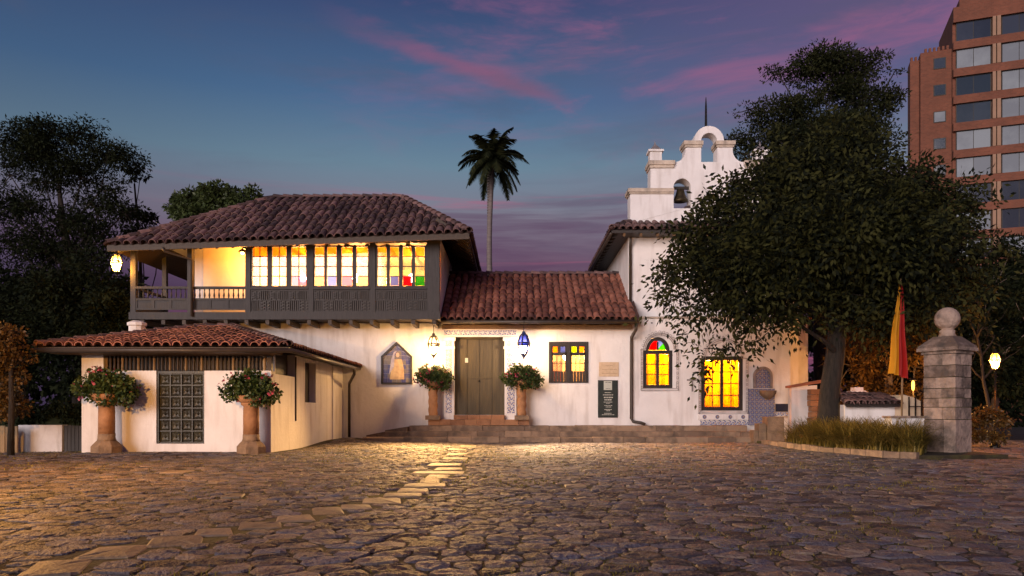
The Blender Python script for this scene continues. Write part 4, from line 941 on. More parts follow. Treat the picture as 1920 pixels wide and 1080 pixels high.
# wrought iron grille round each window
def grille(name, label, x0, x1, z0, z1, arch, mat):
    g = thing(name, label, 'grille', ((x0+x1)/2, YW, z0)); yy = YW-.10; xm = (x0+x1)/2; rr = (x1-x0)/2
    b = MB()
    for off in (0, .07):
        b.tube([(x0+off, yy, z0+off), (x1-off, yy, z0+off), (x1-off, yy, z1)], .011, 5); b.tube([(x0+off, yy, z0+off), (x0+off, yy, z1)], .011, 5)
        b.tube([(xm+(rr-off)*arch*math.cos(math.pi*i/14), yy, z1+(rr-off)*arch*math.sin(math.pi*i/14)) for i in range(15)], .011, 5)
        if arch < 1: b.tube([(x0+off, yy, z1), (xm-(rr-off)*arch, yy, z1)], .011, 5); b.tube([(x1-off, yy, z1), (xm+(rr-off)*arch, yy, z1)], .011, 5)
    for z in (z0+.02, z1-.02):
        for x in (x0, x1): b.tube([(x, yy, z), (x, YW, z)], .011, 5)
    b.build('bars', mat, g)
    s = MB()
    for x in (x0+.035, x1-.035):
        n = int((z1-z0)/.16)
        for i in range(n):
            zc = z0+.1+i*(z1-z0-.1)/n; s.tube([(x+.028*math.cos(a), yy, zc+.045*math.sin(a)) for a in [k*math.pi/4 for k in range(9)]], .007, 4)
    for i in range(1, 14):
        a = math.pi*i/14; c = (xm+(rr+.04)*arch*math.cos(a), z1+(rr+.04)*arch*math.sin(a)); s.tube([(c[0]+.045*math.cos(k*math.pi/4), yy, c[1]+.045*math.sin(k*math.pi/4)) for k in range(9)], .007, 4)
    stuff(s.build('scrollwork', mat, g)); return g
grille('window_grille', 'wrought iron grille with arched scroll top on the small chapel window', gx(1201, YW), gx(1271, YW), gz(732, YW), gz(655, YW), .86, 'iron_pale')
grille('window_grille', 'tall wrought iron grille over the wide yellow chapel window', gx(1309, YW), gx(1401, YW), gz(776, YW), gz(672, YW), .8, 'iron_pale')
# tiled base below the tall window
tb = thing('tile_plinth', 'pale plinth with round tile medallions below the tall chapel window', 'plinth', (7.3, YW, .55))
MB().box(gx(1313, YW), gx(1405, YW), YW-.05, YW-.003, .54, .72).build('tile_band', 'azulejo_white', tb)
MB().box(gx(1309, YW), gx(1401, YW), YW-.14, YW-.003, .722, .92).build('ledge', 'stucco', tb)
for i in range(4): MB().lathe([(.075, -.006), (.06, .004)], 0, 0, 12).build('medallion', 'azulejo_gold', tb)
for i, o_ in enumerate([c for c in tb.children if c.name.startswith('medallion')]):
    o_.location = Vector((gx(1319+i*24, YW)+.0, YW-.143, .82)); o_.rotation_euler = (rad(90), 0, 0)
    for v in o_.data.vertices: v.co += Vector((tb.location.x, tb.location.y, tb.location.z))
    o_.location -= tb.location
cr = thing('wall_cross', 'small wrought iron cross on the white wall between the chapel windows', 'cross', (gx(1298, YW), YW, 1.8))
xc = gx(1298, YW); MB().box(xc-.025, xc+.025, YW-.03, YW-.004, gz(734, YW), gz(707, YW)).box(xc-.19, xc-.0255, YW-.03, YW-.004, gz(714, YW), gz(711, YW)).box(xc+.0255, xc+.19, YW-.03, YW-.004, gz(714, YW), gz(711, YW)).build('bars', 'iron_pale', cr)
# tiled wall fountain
fo = thing('wall_fountain', 'tiled wall fountain with arched niche and stone basin right of the chapel window', 'fountain', (gx(1430, 25.8), 25.8, .55))
fx0, fx1 = gx(1404, 25.9), gx(1452, 25.9)
MB().box(fx0, fx1, 25.86, 25.995, .54, 1.80).build('tile_panel', 'azulejo_gold', fo)
xc = gx(1431, 25.9); rr = .30
arch = lambda r, z: [(xc-r, 1.82)]+[(xc+r*math.cos(math.pi-math.pi*i/14), z+r*math.sin(math.pi*i/14)) for i in range(15)]+[(xc+r, 1.82)]
MB().prism_xz(arch(.25, 2.24), 25.96, 25.985).build('niche_tiles', 'azulejo_gold', fo)
fr = MB(); o1, i1 = arch(.33, 2.24), arch(.25, 2.24)
for i in range(len(o1)-1): fr.prism_xz([o1[i], o1[i+1], i1[i+1], i1[i]], 25.90, 25.99)
fr.build('niche_frame', 'iron_pale', fo)
MB().lathe([(.05, 1.42), (.16, 1.50), (.26, 1.62), (.28, 1.72), (.24, 1.73), (.18, 1.66)], gx(1440, 25.7), 25.72, 12, 0, .06, 8).build('basin', 'carved_stone', fo, True)
bn = thing('bench_panel', 'dark navy panel low on the white wall beside the wall fountain', 'panel', (9.3, 25.6, .9))
MB().box(gx(1455, 25.6), gx(1486, 25.6), 25.62, 25.66, gz(772, 25.6), gz(757, 25.6)).build('panel', 'navy', bn); MB().box(gx(1455, 25.6), gx(1486, 25.6), 25.62, 25.67, gz(780, 25.6), gz(773, 25.6)).build('tile_strip', 'azulejo_white', bn)
# chapel roof skirt and eaves
ce = 7.30; rz_ = 8.55; a = Vector((3.46, 25.88, ce)); b = Vector((11.0, 25.88, ce)); c = Vector((11.0, 33.4, ce)); d = Vector((3.46, 33.4, ce)); k0 = Vector((4.20, 26.66, ce+.42)); k1 = Vector((10.26, 26.66, ce+.42)); t0 = Vector((7.23, 26.68, rz_)); t1 = Vector((7.23, 33.0, rz_)); o = Vector((0, 0, .1))
croof = MB().add([a, b, c, d, t0, t1, k0, k1, a-o, b-o, c-o, d-o], [(0, 1, 7, 6), (1, 2, 5, 4, 7), (2, 3, 5), (3, 0, 6, 4, 5), (9, 8, 11, 10), (0, 8, 9, 1), (1, 9, 10, 2), (2, 10, 11, 3), (3, 11, 8, 0)]).build('roof', 'wood_dark', chapel)
slope(croof, lambda t: lerp(a, b, t), lambda t: lerp(a, k0, t/.098) if t < .098 else (lerp(b, k1, (1-t)/.098) if t > .902 else lerp(k0, k1, (t-.098)/.804)), 30, tmesh, .46)
slope(croof, lambda t: lerp(d, a, t), lambda t: lerp(t1, t0, t/.9) if t < .9 else lerp(k0, a, (t-.9)/.1), 28, tmesh, .5, single=False)
ridge(croof, a, k0, tshort)
for i in range(13):
    y = 26.2+i*.55; MB().beam((3.5, y, ce-.16), (4.13, y, ce+.18), .08, .11).build('rafter', 'wood_dark', chapel)
for i in range(12):
    x = 3.9+i*.58; MB().beam((x, 25.92, ce-.16), (x, YU-.005, ce+.18), .08, .11).build('rafter', 'wood_soffit', chapel)
MB().tube([(3.44, 25.9, ce-.12), (3.44, 33.3, ce-.12)], .06, 8).build('gutter', 'gutter', chapel, True)
MB().tube([(4.18, YU-.35, ce-.2), (4.2, YU-.09, ce-.42), (4.2, YU-.09, 4.75)], .05, 8).build('downpipe', 'gutter', chapel, True)
# bell gable
YG = 26.68; gy0, gy1 = YG, YG+.62
X = lambda p: gx(p, YG+.1); Z = lambda p: gz(p, YG+.1)
xc = X(1329)
def arch_ring(x, z, r0, r1, n=14): 
    return [(x+r1*math.cos(math.pi*i/n), z+r1*math.sin(math.pi*i/n)) for i in range(n+1)], [(x+r0*math.cos(math.pi*i/n), z+r0*math.sin(math.pi*i/n)) for i in range(n+1)]
bg_ = MB()
hw = xc-X(1181); zb, z1_, z2_, z3_, z4_ = Z(445), Z(357), Z(305), Z(268), Z(240)
# lower register with two arched bell openings
ox0, ox1 = xc-X(1262), xc-X(1294); orr = (ox0-ox1)/2; oz = Z(392); oa = Z(352); zt_ = oa+orr+.004
bg_.wall(xc-hw, xc+hw, zb, z1_, gy0, gy1, [(xc-ox0, xc-ox1, oz, z1_), (xc+ox1, xc+ox0, oz, z1_)])
pw = xc-X(1219)
bg_.wall(xc-pw, xc+pw, z1_+.001, z2_, gy0+.02, gy1-.02, [(xc-ox0, xc-ox1, z1_, zt_), (xc+ox1, xc+ox0, z1_, zt_)])
for sg in (-1, 1):
    cxo = xc+sg*(ox0+ox1)/2
    for s2 in (-1, 1):
        poly = [(cxo+s2*orr, zt_)]+[(cxo+s2*orr*math.cos(i*math.pi/16), oa+orr*math.sin(i*math.pi/16)) for i in range(9)]
        bg_.prism_xz(poly if s2 < 0 else poly[::-1], gy0+.021, gy1-.021)
# shoulders (scrolls) and upper piers
pu0, pu1 = xc-X(1285), xc-X(1314)
for sg in (-1, 1):
    scroll = [(xc+sg*(pw-(X(1262)-X(1219))), z2_)]+[(xc+sg*(pu0+(xc-X(1264)-pu0)*(1-math.sin(i*math.pi/16))), z2_+(Z(282)-z2_)*(1-math.cos(i*math.pi/16))) for i in range(9)]+[(xc+sg*pu0, z2_)]
    bg_.prism_xz(scroll if sg < 0 else scroll[::-1], gy0+.05, gy1-.05)
    bg_.box(min(xc+sg*pu0, xc+sg*pu1), max(xc+sg*pu0, xc+sg*pu1), gy0+.045, gy1-.045, z2_+.001, z3_)
o_, i_ = arch_ring(xc, z3_+.06, xc-X(1314), xc-X(1301))
for i in range(14): bg_.prism_xz([o_[i], o_[i+1], i_[i+1], i_[i]][::-1], gy0+.06, gy1-.06)
bell_gable = bg_.build('bell_gable', 'stucco', chapel)
def cornice(*bx):
    m_ = MB()
    for q_ in bx: m_.box(*q_)
    m_.build('cornice', 'cornice_stone', chapel)
for sg in (-1, 1):
    S = lambda u, v: sorted((xc+sg*u, xc+sg*v))
    cornice((*S(hw+.09, ox0), gy0-.09, gy1+.09, z1_-.10, z1_+.03), (*S(hw+.05, ox0), gy0-.05, gy1+.05, z1_-.16, z1_-.101))
    cornice((*S(pw+.08, ox0-.04), gy0-.08, gy1+.08, z2_-.12, z2_+.03), (*S(pw+.04, ox0-.02), gy0-.04, gy1+.04, z2_-.22, z2_-.121))
    cornice((*S(pu0+.08, pu1-.06), gy0-.04, gy1+.04, z3_-.10, z3_+.04), (*S(pu0+.04, pu1-.03), gy0, gy1, z3_-.18, z3_-.101))
for sg in (-1, 1):
    px_ = xc+sg*(xc-X(1230)); hy = (gy0+gy1)/2; q = .21
    MB().box(px_-q, px_+q, hy-q, hy+q, z2_+.031, z2_+.40).box(px_-q-.06, px_+q+.06, hy-q-.06, hy+q+.06, z2_+.401, z2_+.47).build('finial', 'stucco', chapel)
    MB().add([(px_-q, hy-q, z2_+.47), (px_+q, hy-q, z2_+.47), (px_+q, hy+q, z2_+.47), (px_-q, hy+q, z2_+.47), (px_-.03, hy-.03, z2_+.72), (px_+.03, hy-.03, z2_+.72), (px_+.03, hy+.03, z2_+.72), (px_-.03, hy+.03, z2_+.72), (px_, hy, z2_+.86)],
             [(0, 1, 5, 4), (1, 2, 6, 5), (2, 3, 7, 6), (3, 0, 4, 7), (4, 5, 8), (5, 6, 8), (6, 7, 8), (7, 4, 8)]).build('finial_cap', 'iron_pale', chapel)
MB().tube([(xc-.05, gy0+.3, z4_), (xc-.05, gy0+.3, Z(195)), (xc-.05, gy0+.3, Z(178))], [.05, .035, .012], 6).build('lightning_rod', 'iron', chapel)
bl = thing('church_bell', 'bronze bell hanging in the lower arch of the white bell gable', 'bell', (xc-(ox0+ox1)/2, YG+.3, Z(365)))
bx, by = xc-(ox0+ox1)/2, YG+.3
MB().lathe([(.05, Z(352)+.02), (.13, Z(352)-.02), (.17, Z(362)), (.26, Z(373)), (.28, Z(375))], bx, by, 14).build('bell_body', 'bell_bronze', bl, True)
MB().box(xc-ox0+.005, xc-ox1-.005, by-.05, by+.05, Z(352), Z(352)+.09).build('yoke', 'wood_dark', bl)
# rear block beside the chapel
rb = thing('rear_block', 'tall plain plastered block at the right end of the chapel behind the trunk', 'building', (10.3, 27.6, 0))
MB().box(gx(1486, 27.6), gx(1515, 27.6), 27.6, 30, -.2, gz(604, 27.6)).build('wall', 'stucco_old', rb)
MB().box(gx(1486, 27.6)-.1, gx(1515, 27.6)+.1, 27.5, 30.1, gz(604, 27.6)+.002, gz(596, 27.6)).build('cap', 'roof_tile_red', rb)

# ------------------------------------------------------------------ annex (low pavilion on the left)
annex = thing('annex', 'low white pavilion with carved double door and hipped red tile roof', 'pavilion', (-8.3, 18.4, 0))
YA = 18.4; AX0, AX1 = gx(153, YA), gx(508, YA); AZ = gz(695, YA); AT = 2.38
AD = (gx(293, YA), gx(383, YA), gz(832, YA), gz(697, YA))
m = MB(); m.wall(AX0, AX1, -.2, AZ, YA, YA+.3, [(AD[0], AD[1], AD[2], AZ+1)]); m.box(AX0, gx(194, YA), YA-.002, YA+.3, AZ, AT+.05)
m.wall(YA+.3, 26, -.2, 2.55, AX1, AX1-.3, [(YA+.35, 20.43, 1.95, 2.6), (21.43, 22.6, 1.27, 2.46)], axis='y')
m.box(AX1, AX1+.05, 24.6, 25.99, -.2, 2.5); m.wall(YA+.3, 26, -.2, 2.55, AX0, AX0+.3, axis='y')
m.build('wall', 'stucco', annex)
MB().box(gx(194, YA)+.01, AX1-.1, YA+.5, YA+.52, AZ-.3, AT+.1).build('shade_sheet', 'wood_dark', annex)  # dark sheet standing in for the shade behind the spindles
MB().box(AX1-.24, AX1-.2, YA+.36, 20.42, 1.95, 2.55).build('dark_fill', 'wood_dark', annex); MB().box(AX1-.24, AX1-.2, 21.44, 22.59, 1.27, 2.46).build('dark_fill', 'wood_dark', annex)  # dark sheets in place of the shaded insides of the openings
MB().box(AX1+.001, AX1+.03, 20.44, 20.50, .75, 2.5).build('cable_duct', 'wood_dark', annex)
x = gx(196, YA); k = 0
while x < AX1-.12:
    MB().lathe([(.028, AZ+.01), (.034, AZ+.08), (.026, AZ+.2), (.034, AZ+.32), (.03, AT-.005)], x, YA+.1, 6).build('spindle', 'wood_brown' if k % 4 else 'wood_fence', annex); x += .098; k += 1
MB().box(gx(194, YA)+.002, AX1, YA-.02, YA+.22, AT, AT+.12).build('lintel_beam', 'wood_soffit', annex)
MB().box(AX1-.1, AX1+.02, YA-.02, YA+.1, AZ+.003, AT-.003).build('corner_post', 'wood_brown', annex)
door = MB().box(AD[0], AD[1], YA+.10, YA+.14, AD[2], AZ-.01).build('door', 'wood_carved', annex)
f = MB().box(AD[0], AD[0]+.05, YA+.03, YA+.099, AD[2], AZ-.01).box(AD[1]-.05, AD[1], YA+.03, YA+.099, AD[2], AZ-.01).box(AD[0]+.05, AD[1]-.05, YA+.03, YA+.099, AZ-.06, AZ-.01); f.build('frame', 'wood_carved', door)
xm = (AD[0]+AD[1])/2; dh = AZ-.07-AD[2]-.03
pv = MB()
pw_, ph_ = (AD[1]-AD[0]-.1-.03)/4-.03, dh/6-.035
pv.add([(-pw_/2, 0, -ph_/2), (pw_/2, 0, -ph_/2), (pw_/2, 0, ph_/2), (-pw_/2, 0, ph_/2), (-pw_*.36, -.03, -ph_*.36), (pw_*.36, -.03, -ph_*.36), (pw_*.36, -.03, ph_*.36), (-pw_*.36, -.03, ph_*.36), (-pw_*.2, -.012, 0), (0, -.012, -ph_*.2), (pw_*.2, -.012, 0), (0, -.012, ph_*.2), (0, -.045, 0)],
       [(0, 1, 5, 4), (1, 2, 6, 5), (2, 3, 7, 6), (3, 0, 4, 7), (4, 5, 9), (5, 6, 10), (6, 7, 11), (7, 4, 8), (4, 9, 8), (5, 10, 9), (6, 11, 10), (7, 8, 11), (8, 9, 12), (9, 10, 12), (10, 11, 12), (11, 8, 12)])
pm = bpy.data.meshes.new('door_panel'); pm.from_pydata(pv.v, [], pv.f); pm.materials.append(MATS['wood_carved'])
for c in range(4):
    for r in range(6):
        px_ = AD[0]+.05+(c+.5)*(AD[1]-AD[0]-.1)/4; inst(pm, 'panel', door, (px_, YA+.098, AD[2]+.03+(r+.5)*dh/6))
st = MB()
for c in range(5): st.box(AD[0]+.05+c*(AD[1]-AD[0]-.1)/4-.016, AD[0]+.05+c*(AD[1]-AD[0]-.1)/4+.016, YA+.055, YA+.099, AD[2]+.01, AZ-.062) if 0 < c < 4 else None
for r in range(7): st.box(AD[0]+.052, AD[1]-.052, YA+.06, YA+.0985, AD[2]+.012+r*dh/6, AD[2]+.04+r*dh/6)
st.build('stiles', 'wood_carved', door)
MB().lathe([(.012, 1.02), (.025, 1.04), (.012, 1.06)], xm+.05, YA+.05, 8).build('handle', 'bell_bronze', door)
ez = 2.52; a = Vector((-11.22, 17.6, ez)); b = Vector((-5.26, 17.6, ez)); c = Vector((-5.26, 25.98, ez)); d = Vector((-11.22, 25.98, ez)); t0 = Vector((-8.9, 21.6, 3.40)); t1 = Vector((-8.1, 21.6, 3.40)); e0 = Vector((-8.9, 25.98, 3.40)); e1 = Vector((-8.1, 25.98, 3.40)); o = Vector((0, 0, .07))
aroof = MB().add([a, b, c, d, t0, t1, e0, e1, a-o, b-o, c-o, d-o, t0-o, t1-o, e0-o, e1-o], [(0, 1, 5, 4), (1, 2, 7, 5), (3, 0, 4, 6), (4, 5, 7, 6), (9, 8, 12, 13), (10, 9, 13, 15), (8, 11, 14, 12), (13, 12, 14, 15), (0, 8, 9, 1), (1, 9, 10, 2), (3, 11, 8, 0)]).build('roof', 'wood_brown', annex)
tm3 = tile_mesh('tile_c', .5, .112, .085, 'roof_tile_red')
slope(aroof, lambda t: lerp(a, b, t), lambda t: hip_top(t, a, b, t0, t1), 26, tm3, .44)
slope(aroof, lambda t: lerp(b, c, t), lambda t: lerp(b, t1, t/.48) if t < .48 else lerp(t1, e1, (t-.48)/.52), 36, tm3, .46, single=False, joined_mat='roof_tile_red')
slope(aroof, lambda t: lerp(a, d, t), lambda t: lerp(a, t0, t/.48) if t < .48 else lerp(t0, e0, (t-.48)/.52), 36, tm3, .46, single=False, joined_mat='roof_tile_red')
for p, q in ((a, t0), (b, t1), (t0, t1), (t0, e0), (t1, e1)): ridge(aroof, p, q, tshort, .30, scale=1.0)
MB().tube([a+Vector((-.05, -.07, -.08)), b+Vector((.06, -.07, -.08)), c+Vector((.06, -1.35, -.08))], .06, 8).build('gutter', 'gutter', annex, True)
MB().box(-11.1, AX1+.3, 17.78, 18.38, 2.40, 2.44).build('eave_board', 'wood_soffit', annex)
MB().tube([(-5.2, 24.62, 2.42), (-5.24, 24.8, 2.25), (-5.62, 25.8, 1.98), (-5.64, 25.88, 1.7), (-5.64, 25.88, .12)], .05, 8).build('downpipe', 'gutter', annex, True)
vent = thing('roof_cap', 'small white block standing on the annex roof below the gallery corner post', 'roof cap', (-10.2, 21.2, 3.1))
MB().lathe([(.22, 2.9), (.22, 3.42), (.26, 3.44), (.26, 3.52), (.12, 3.58)], gx(257, 21.2), 21.2, 10).build('cap', 'stucco', vent)

# ------------------------------------------------------------------ foliage tools
def leaf_cloud(name, mat, parent, clumps, n, ll, lw, comp=1, droop=.35, sub=10, spread=.33, shell=.75, up=.0):
    """Leaf faces in sub-clusters over each clump's shell. comp > 1: pinnate leaves of comp leaflets. Returns object and cluster centres."""
    cl = np.array([c[:6] for c in clumps], float); wt = (cl[:, 3]*cl[:, 4]*cl[:, 5])**(2/3.); wt /= wt.sum()
    cents, rads = [], []
    for c, w in zip(cl, wt):
        k = max(3, int(sub*len(cl)*w)); d = rng.normal(size=(k, 3)); d /= np.linalg.norm(d, axis=1)[:, None]
        d[:, 2] = np.abs(d[:, 2])*np.where(rng.random(k) < .68, 1, -1)
        rr = shell*rng.uniform(.35, 1.12, k)**.5; cents.append(c[:3]+d*c[3:6]*rr[:, None]); rads.append(np.repeat(c[None, 3:6], k, 0)*spread*rng.uniform(.6, 1.3, (k, 1)))
    cents = np.concatenate(cents); rads = np.concatenate(rads)
    p_ = (rads.prod(1))**(2/3.); pick = rng.choice(len(cents), n, p=p_/p_.sum())
    off = rng.normal(size=(n, 3)); off /= (np.linalg.norm(off, axis=1)[:, None]+1e-6); off *= rng.uniform(.25, 1.1, (n, 1))**.6
    pos = cents[pick]+off*rads[pick]
    ax = off+rng.normal(0, .45, (n, 3)); ax[:, 2] += up-droop; ax /= np.linalg.norm(ax, axis=1)[:, None]
    rf = rng.normal(size=(n, 3)); sd_ = np.cross(ax, rf); sd_ /= np.linalg.norm(sd_, axis=1)[:, None]; nr = np.cross(ax, sd_)
    if comp > 1:
        L = ll*4.0*rng.uniform(.7, 1.2, n); P, A, S = [], [], []
        for j in range(comp):
            t = (j//2+.5)/((comp+1)//2); sg = 1 if j % 2 else -1
            if j == comp-1: sg = 0; t = 1
            o_ = pos+ax*(L*t)[:, None]; o_[:, 2] -= .25*L*t*t
            a2 = ax*.45+sd_*sg*.9+rng.normal(0, .12, (n, 3)) if sg else ax.copy(); a2[:, 2] -= .25
            a2 /= np.linalg.norm(a2, axis=1)[:, None]; P.append(o_); A.append(a2); S.append(np.cross(a2, nr))
        pos, ax, sd_ = np.concatenate(P), np.concatenate(A), np.concatenate(S); sd_ /= np.linalg.norm(sd_, axis=1)[:, None]+1e-6
    m = len(pos); s = rng.uniform(.65, 1.25, (m, 1)); a = ax*ll*s; b = sd_*lw*s*.5
    V = np.stack([pos, pos+a*.45+b, pos+a, pos+a*.45-b], 1).reshape(-1, 3); F = np.arange(4*m).reshape(-1, 4)
    return np_mesh(name, V, F, mat, parent), cents
def limb(mb, a, b, r0, r1, bend=.12, seg=5, n=6):
    a, b = Vector(a), Vector(b); L = (b-a).length; j = Vector((R.uniform(-1, 1), R.uniform(-1, 1), R.uniform(-.3, .8)))*L*bend
    pts = [a+(b-a)*t+j*math.sin(math.pi*t)+Vector((R.uniform(-1, 1), R.uniform(-1, 1), R.uniform(-1, 1)))*L*.015*(0 < t < 1) for t in [i/seg for i in range(seg+1)]]
    mb.tube(pts, [r0+(r1-r0)*i/seg for i in range(seg+1)], n); return pts
def tree(name, label, trunk, tr, clumps, forks, n, ll, lw, leafmat, bark, comp=1, sub=10, group=None, twigs=.35, twr=.018, **kw):
    """trunk: polyline; tr: radii; forks: for each clump the index on the trunk where its limb leaves (or None)."""
    t = thing(name, label, 'tree', trunk[0], group); mb = MB(); mb.tube(trunk, tr, 10)
    cr, cents = leaf_cloud('crown', leafmat, t, clumps, n, ll, lw, comp, sub=sub, **kw)
    for i, c in enumerate(clumps):
        fi = forks[i] if isinstance(forks, list) else forks
        if fi is None: continue
        r = tr[fi]*.36; limb(mb, trunk[fi], c[:3], r, max(.02, r*.25), .16)
    for q in cents:
        if R.random() > twigs: continue
        c = min(clumps, key=lambda c: (c[0]-q[0])**2+(c[1]-q[1])**2+(c[2]-q[2])**2); limb(mb, c[:3], q, twr, twr*.3, .12, 3, 4)
    mb.build('trunk', bark, t, True); return t
def clump(px, py, Y, rpx, rpz=None, ry=None):
    k = Y/FOC; return (gx(px, Y), Y, gz(py, Y), rpx*k, ry or rpx*k*.9, (rpz or rpx*.8)*k)

# the large tree in front of the chapel
YT = 21.0
bt = [(gx(1556, YT), YT, -.1), (gx(1552, YT), YT, .6), (gx(1556, YT), YT, 1.6), (gx(1566, YT), YT, 2.6), (gx(1572, YT), YT, 3.6), (gx(1568, YT), YT, 4.6), (gx(1560, YT), YT, 5.8)]
cl = [clump(1545, 350, 21.0, 95), clump(1440, 375, 20.6, 85), clump(1345, 425, 20.2, 72), clump(1305, 500, 20.0, 72), clump(1270, 555, 20.0, 36, 30), clump(1375, 520, 19.6, 85), clump(1470, 470, 19.6, 105), clump(1300, 600, 20.3, 32, 18),
      clump(1385, 632, 20.2, 46, 24), clump(1450, 585, 20.0, 58, 40), clump(1575, 440, 19.8, 115), clump(1560, 560, 20.2, 80, 60), clump(1660, 360, 21.4, 85), clump(1680, 480, 20.4, 110), clump(1765, 390, 21.6, 62), clump(1785, 470, 21.2, 72), clump(1800, 560, 21.4, 56, 46),
      clump(1700, 585, 20.8, 80, 50), clump(1240, 520, 20.4, 30, 24), clump(1245, 580, 20.2, 34, 18), clump(1620, 290, 22, 60, 50), clump(1500, 300, 22, 62, 50), clump(1830, 420, 21.8, 34, 26), clump(1430, 650, 20.4, 22, 10), clump(1350, 655, 20.3, 36, 22), clump(1228, 548, 20.3, 22, 14), clump(1222, 600, 20.2, 18, 12), clump(1268, 628, 20.2, 24, 13), clump(1320, 690, 20.2, 24, 12), clump(1290, 435, 20.4, 26, 18), clump(1385, 345, 20.8, 30, 22), clump(1862, 470, 21.6, 26, 16), clump(1850, 380, 21.8, 24, 16), clump(1420, 300, 21.4, 40, 30), clump(1560, 270, 21.8, 66, 40)]
tree('shade_tree', 'large dark broadleaf tree with drooping leaves in front of the chapel', bt, [.40, .31, .27, .26, .22, .18, .12], cl,
     [6, 5, 4, 4, None, 4, 5, None, 4, 3, 5, 4, 6, 4, 5, 4, 4, 4, None, None, 6, 6, 4, None, None, None, None, None, None, 4, 5, 4, 5, 6, 6], 11500, .175, .078, 'leaf_tree', 'bark', comp=7, sub=16, twigs=.6, twr=.024, droop=.6, spread=.24, shell=.95)
# fine-leaved tall tree behind it
Y2 = 31.0
b2 = [(gx(1545, Y2), Y2, 0), (gx(1540, Y2), Y2, 5), (gx(1535, Y2), Y2, 8), (gx(1540, Y2), Y2, 10.5), (gx(1550, Y2), Y2, 12.5)]
cl = [clump(1535, 112, Y2, 62, 26), clump(1620, 128, Y2, 55, 26), clump(1660, 190, Y2, 42, 24), clump(1460, 140, Y2, 42, 24), clump(1405, 205, Y2, 42, 22), clump(1480, 200, Y2, 60, 26), clump(1560, 175, Y2, 70, 24), clump(1400, 260, Y2, 46, 24), clump(1470, 270, Y2, 70, 30), clump(1580, 245, Y2, 80, 36), clump(1650, 265, Y2, 50, 26), clump(1390, 310, Y2, 42, 22), clump(1520, 320, Y2, 90, 36), clump(1680, 130, Y2, 24, 14), clump(1560, 140, Y2, 80, 46), clump(1470, 230, Y2, 80, 50), clump(1620, 200, Y2, 70, 50), clump(1400, 290, Y2, 50, 42), clump(1560, 270, Y2, 100, 60), clump(1690, 180, Y2, 22, 18)]
tree('tall_tree', 'tall fine-leaved tree with layered crown rising behind the shade tree', b2, [.4, .32, .24, .16, .08], cl, [4, 4, 3, 3, 3, 3, 4, 2, 2, 3, 2, 2, 2, 3, 4, 3, 4, 2, 3, 4], 52000, .135, .065, 'leaf_fine', 'bark', sub=22, twigs=.6, twr=.03, spread=.34, droop=.0)
# trees on the left
Y3 = 33.0
b3 = [(gx(150, Y3), Y3, 0), (gx(150, Y3), Y3, 4), (gx(140, Y3), Y3, 7), (gx(120, Y3), Y3, 9), (gx(110, Y3), Y3, 11)]
cl = [clump(130, 265, Y3, 75, 36), clump(50, 275, Y3, 60, 36), clump(200, 300, Y3, 62, 36), clump(20, 330, Y3, 30, 22), clump(150, 330, Y3, 70, 34), clump(215, 355, Y3, 40, 24), clump(85, 345, Y3, 42, 24), clump(20, 395, Y3, 44, 26), clump(110, 410, Y3, 50, 26), clump(235, 400, Y3, 36, 22), clump(160, 445, Y3, 66, 40), clump(30, 470, Y3, 60, 40), clump(210, 460, Y3, 40, 30), clump(90, 300, Y3, 70, 44), clump(185, 395, Y3, 60, 36), clump(60, 400, Y3, 56, 34), clump(100, 480, Y3, 70, 44), clump(-10, 380, Y3, 50, 40)]
tree('eucalyptus_tree', 'tall dark open-crowned tree at the left behind the gallery', b3, [.35, .28, .22, .16, .08], cl, [4, 4, 3, 3, 3, 3, 3, 2, 2, 2, 2, 2, 2, 4, 2, 2, 1, 2], 40000, .16, .06, 'leaf_dark', 'bark', sub=22, twigs=.6, twr=.035, spread=.40, droop=.3, shell=.95)
b3 = [(gx(262, 36), 36, 0), (gx(266, 36), 36, 6), (gx(262, 36), 36, 9), (gx(252, 36), 36, 12)]
tree('slender_tree', 'slender sparse tree between the dark trees and the gallery roof', b3, [.12, .09, .07, .04], [clump(246, 318, 36, 24, 14), clump(262, 335, 36, 20, 12), clump(255, 405, 36, 30, 20), clump(285, 410, 36, 18, 14), clump(262, 440, 36, 34, 22)], [3, 2, 2, 1, 1], 1500, .22, .09, 'leaf_dark', 'bark', sub=8, twigs=.8, twr=.025)
Y4 = 30.0
for i, (px, py, r, lb) in enumerate(((40, 580, 110, 'dense dark tree at the far left edge behind the low wall'), (150, 560, 95, 'dense dark tree directly left of the gallery corner post'), (215, 600, 60, 'dark bush below the gallery corner lantern'))):
    Yk = Y4-1.5*i
    tree('dark_tree', lb, [(gx(px, Yk), Yk, 0), (gx(px+6, Yk), Yk, 2.0), (gx(px, Yk), Yk, 4)], [.2, .15, .08], [clump(px, py, Yk, r, r*.8), clump(px-r*.6, py+40, Yk, r*.7, r*.6), clump(px+r*.4, py+60, Yk, r*.6, r*.7), clump(px, py+110, Yk, r*.8, r*.6)], 2, 12000, .18, .085, 'leaf_dark', 'bark', sub=20, twigs=.3, group='dark trees left of the house', shell=.9)
tree('round_tree', 'rounded green tree showing above the gallery roof', [(gx(400, 48), 48, 0), (gx(400, 48), 48, 10), (gx(405, 48), 48, 13)], [.4, .3, .15], [clump(395, 372, 48, 45, 34), clump(345, 392, 48, 40, 28), clump(455, 372, 48, 42, 30), clump(425, 395, 48, 60, 30), clump(490, 385, 48, 26, 22), clump(380, 410, 48, 70, 24)], 2, 15000, .28, .14, 'leaf_mid', 'bark', sub=18, twigs=.2, spread=.3)
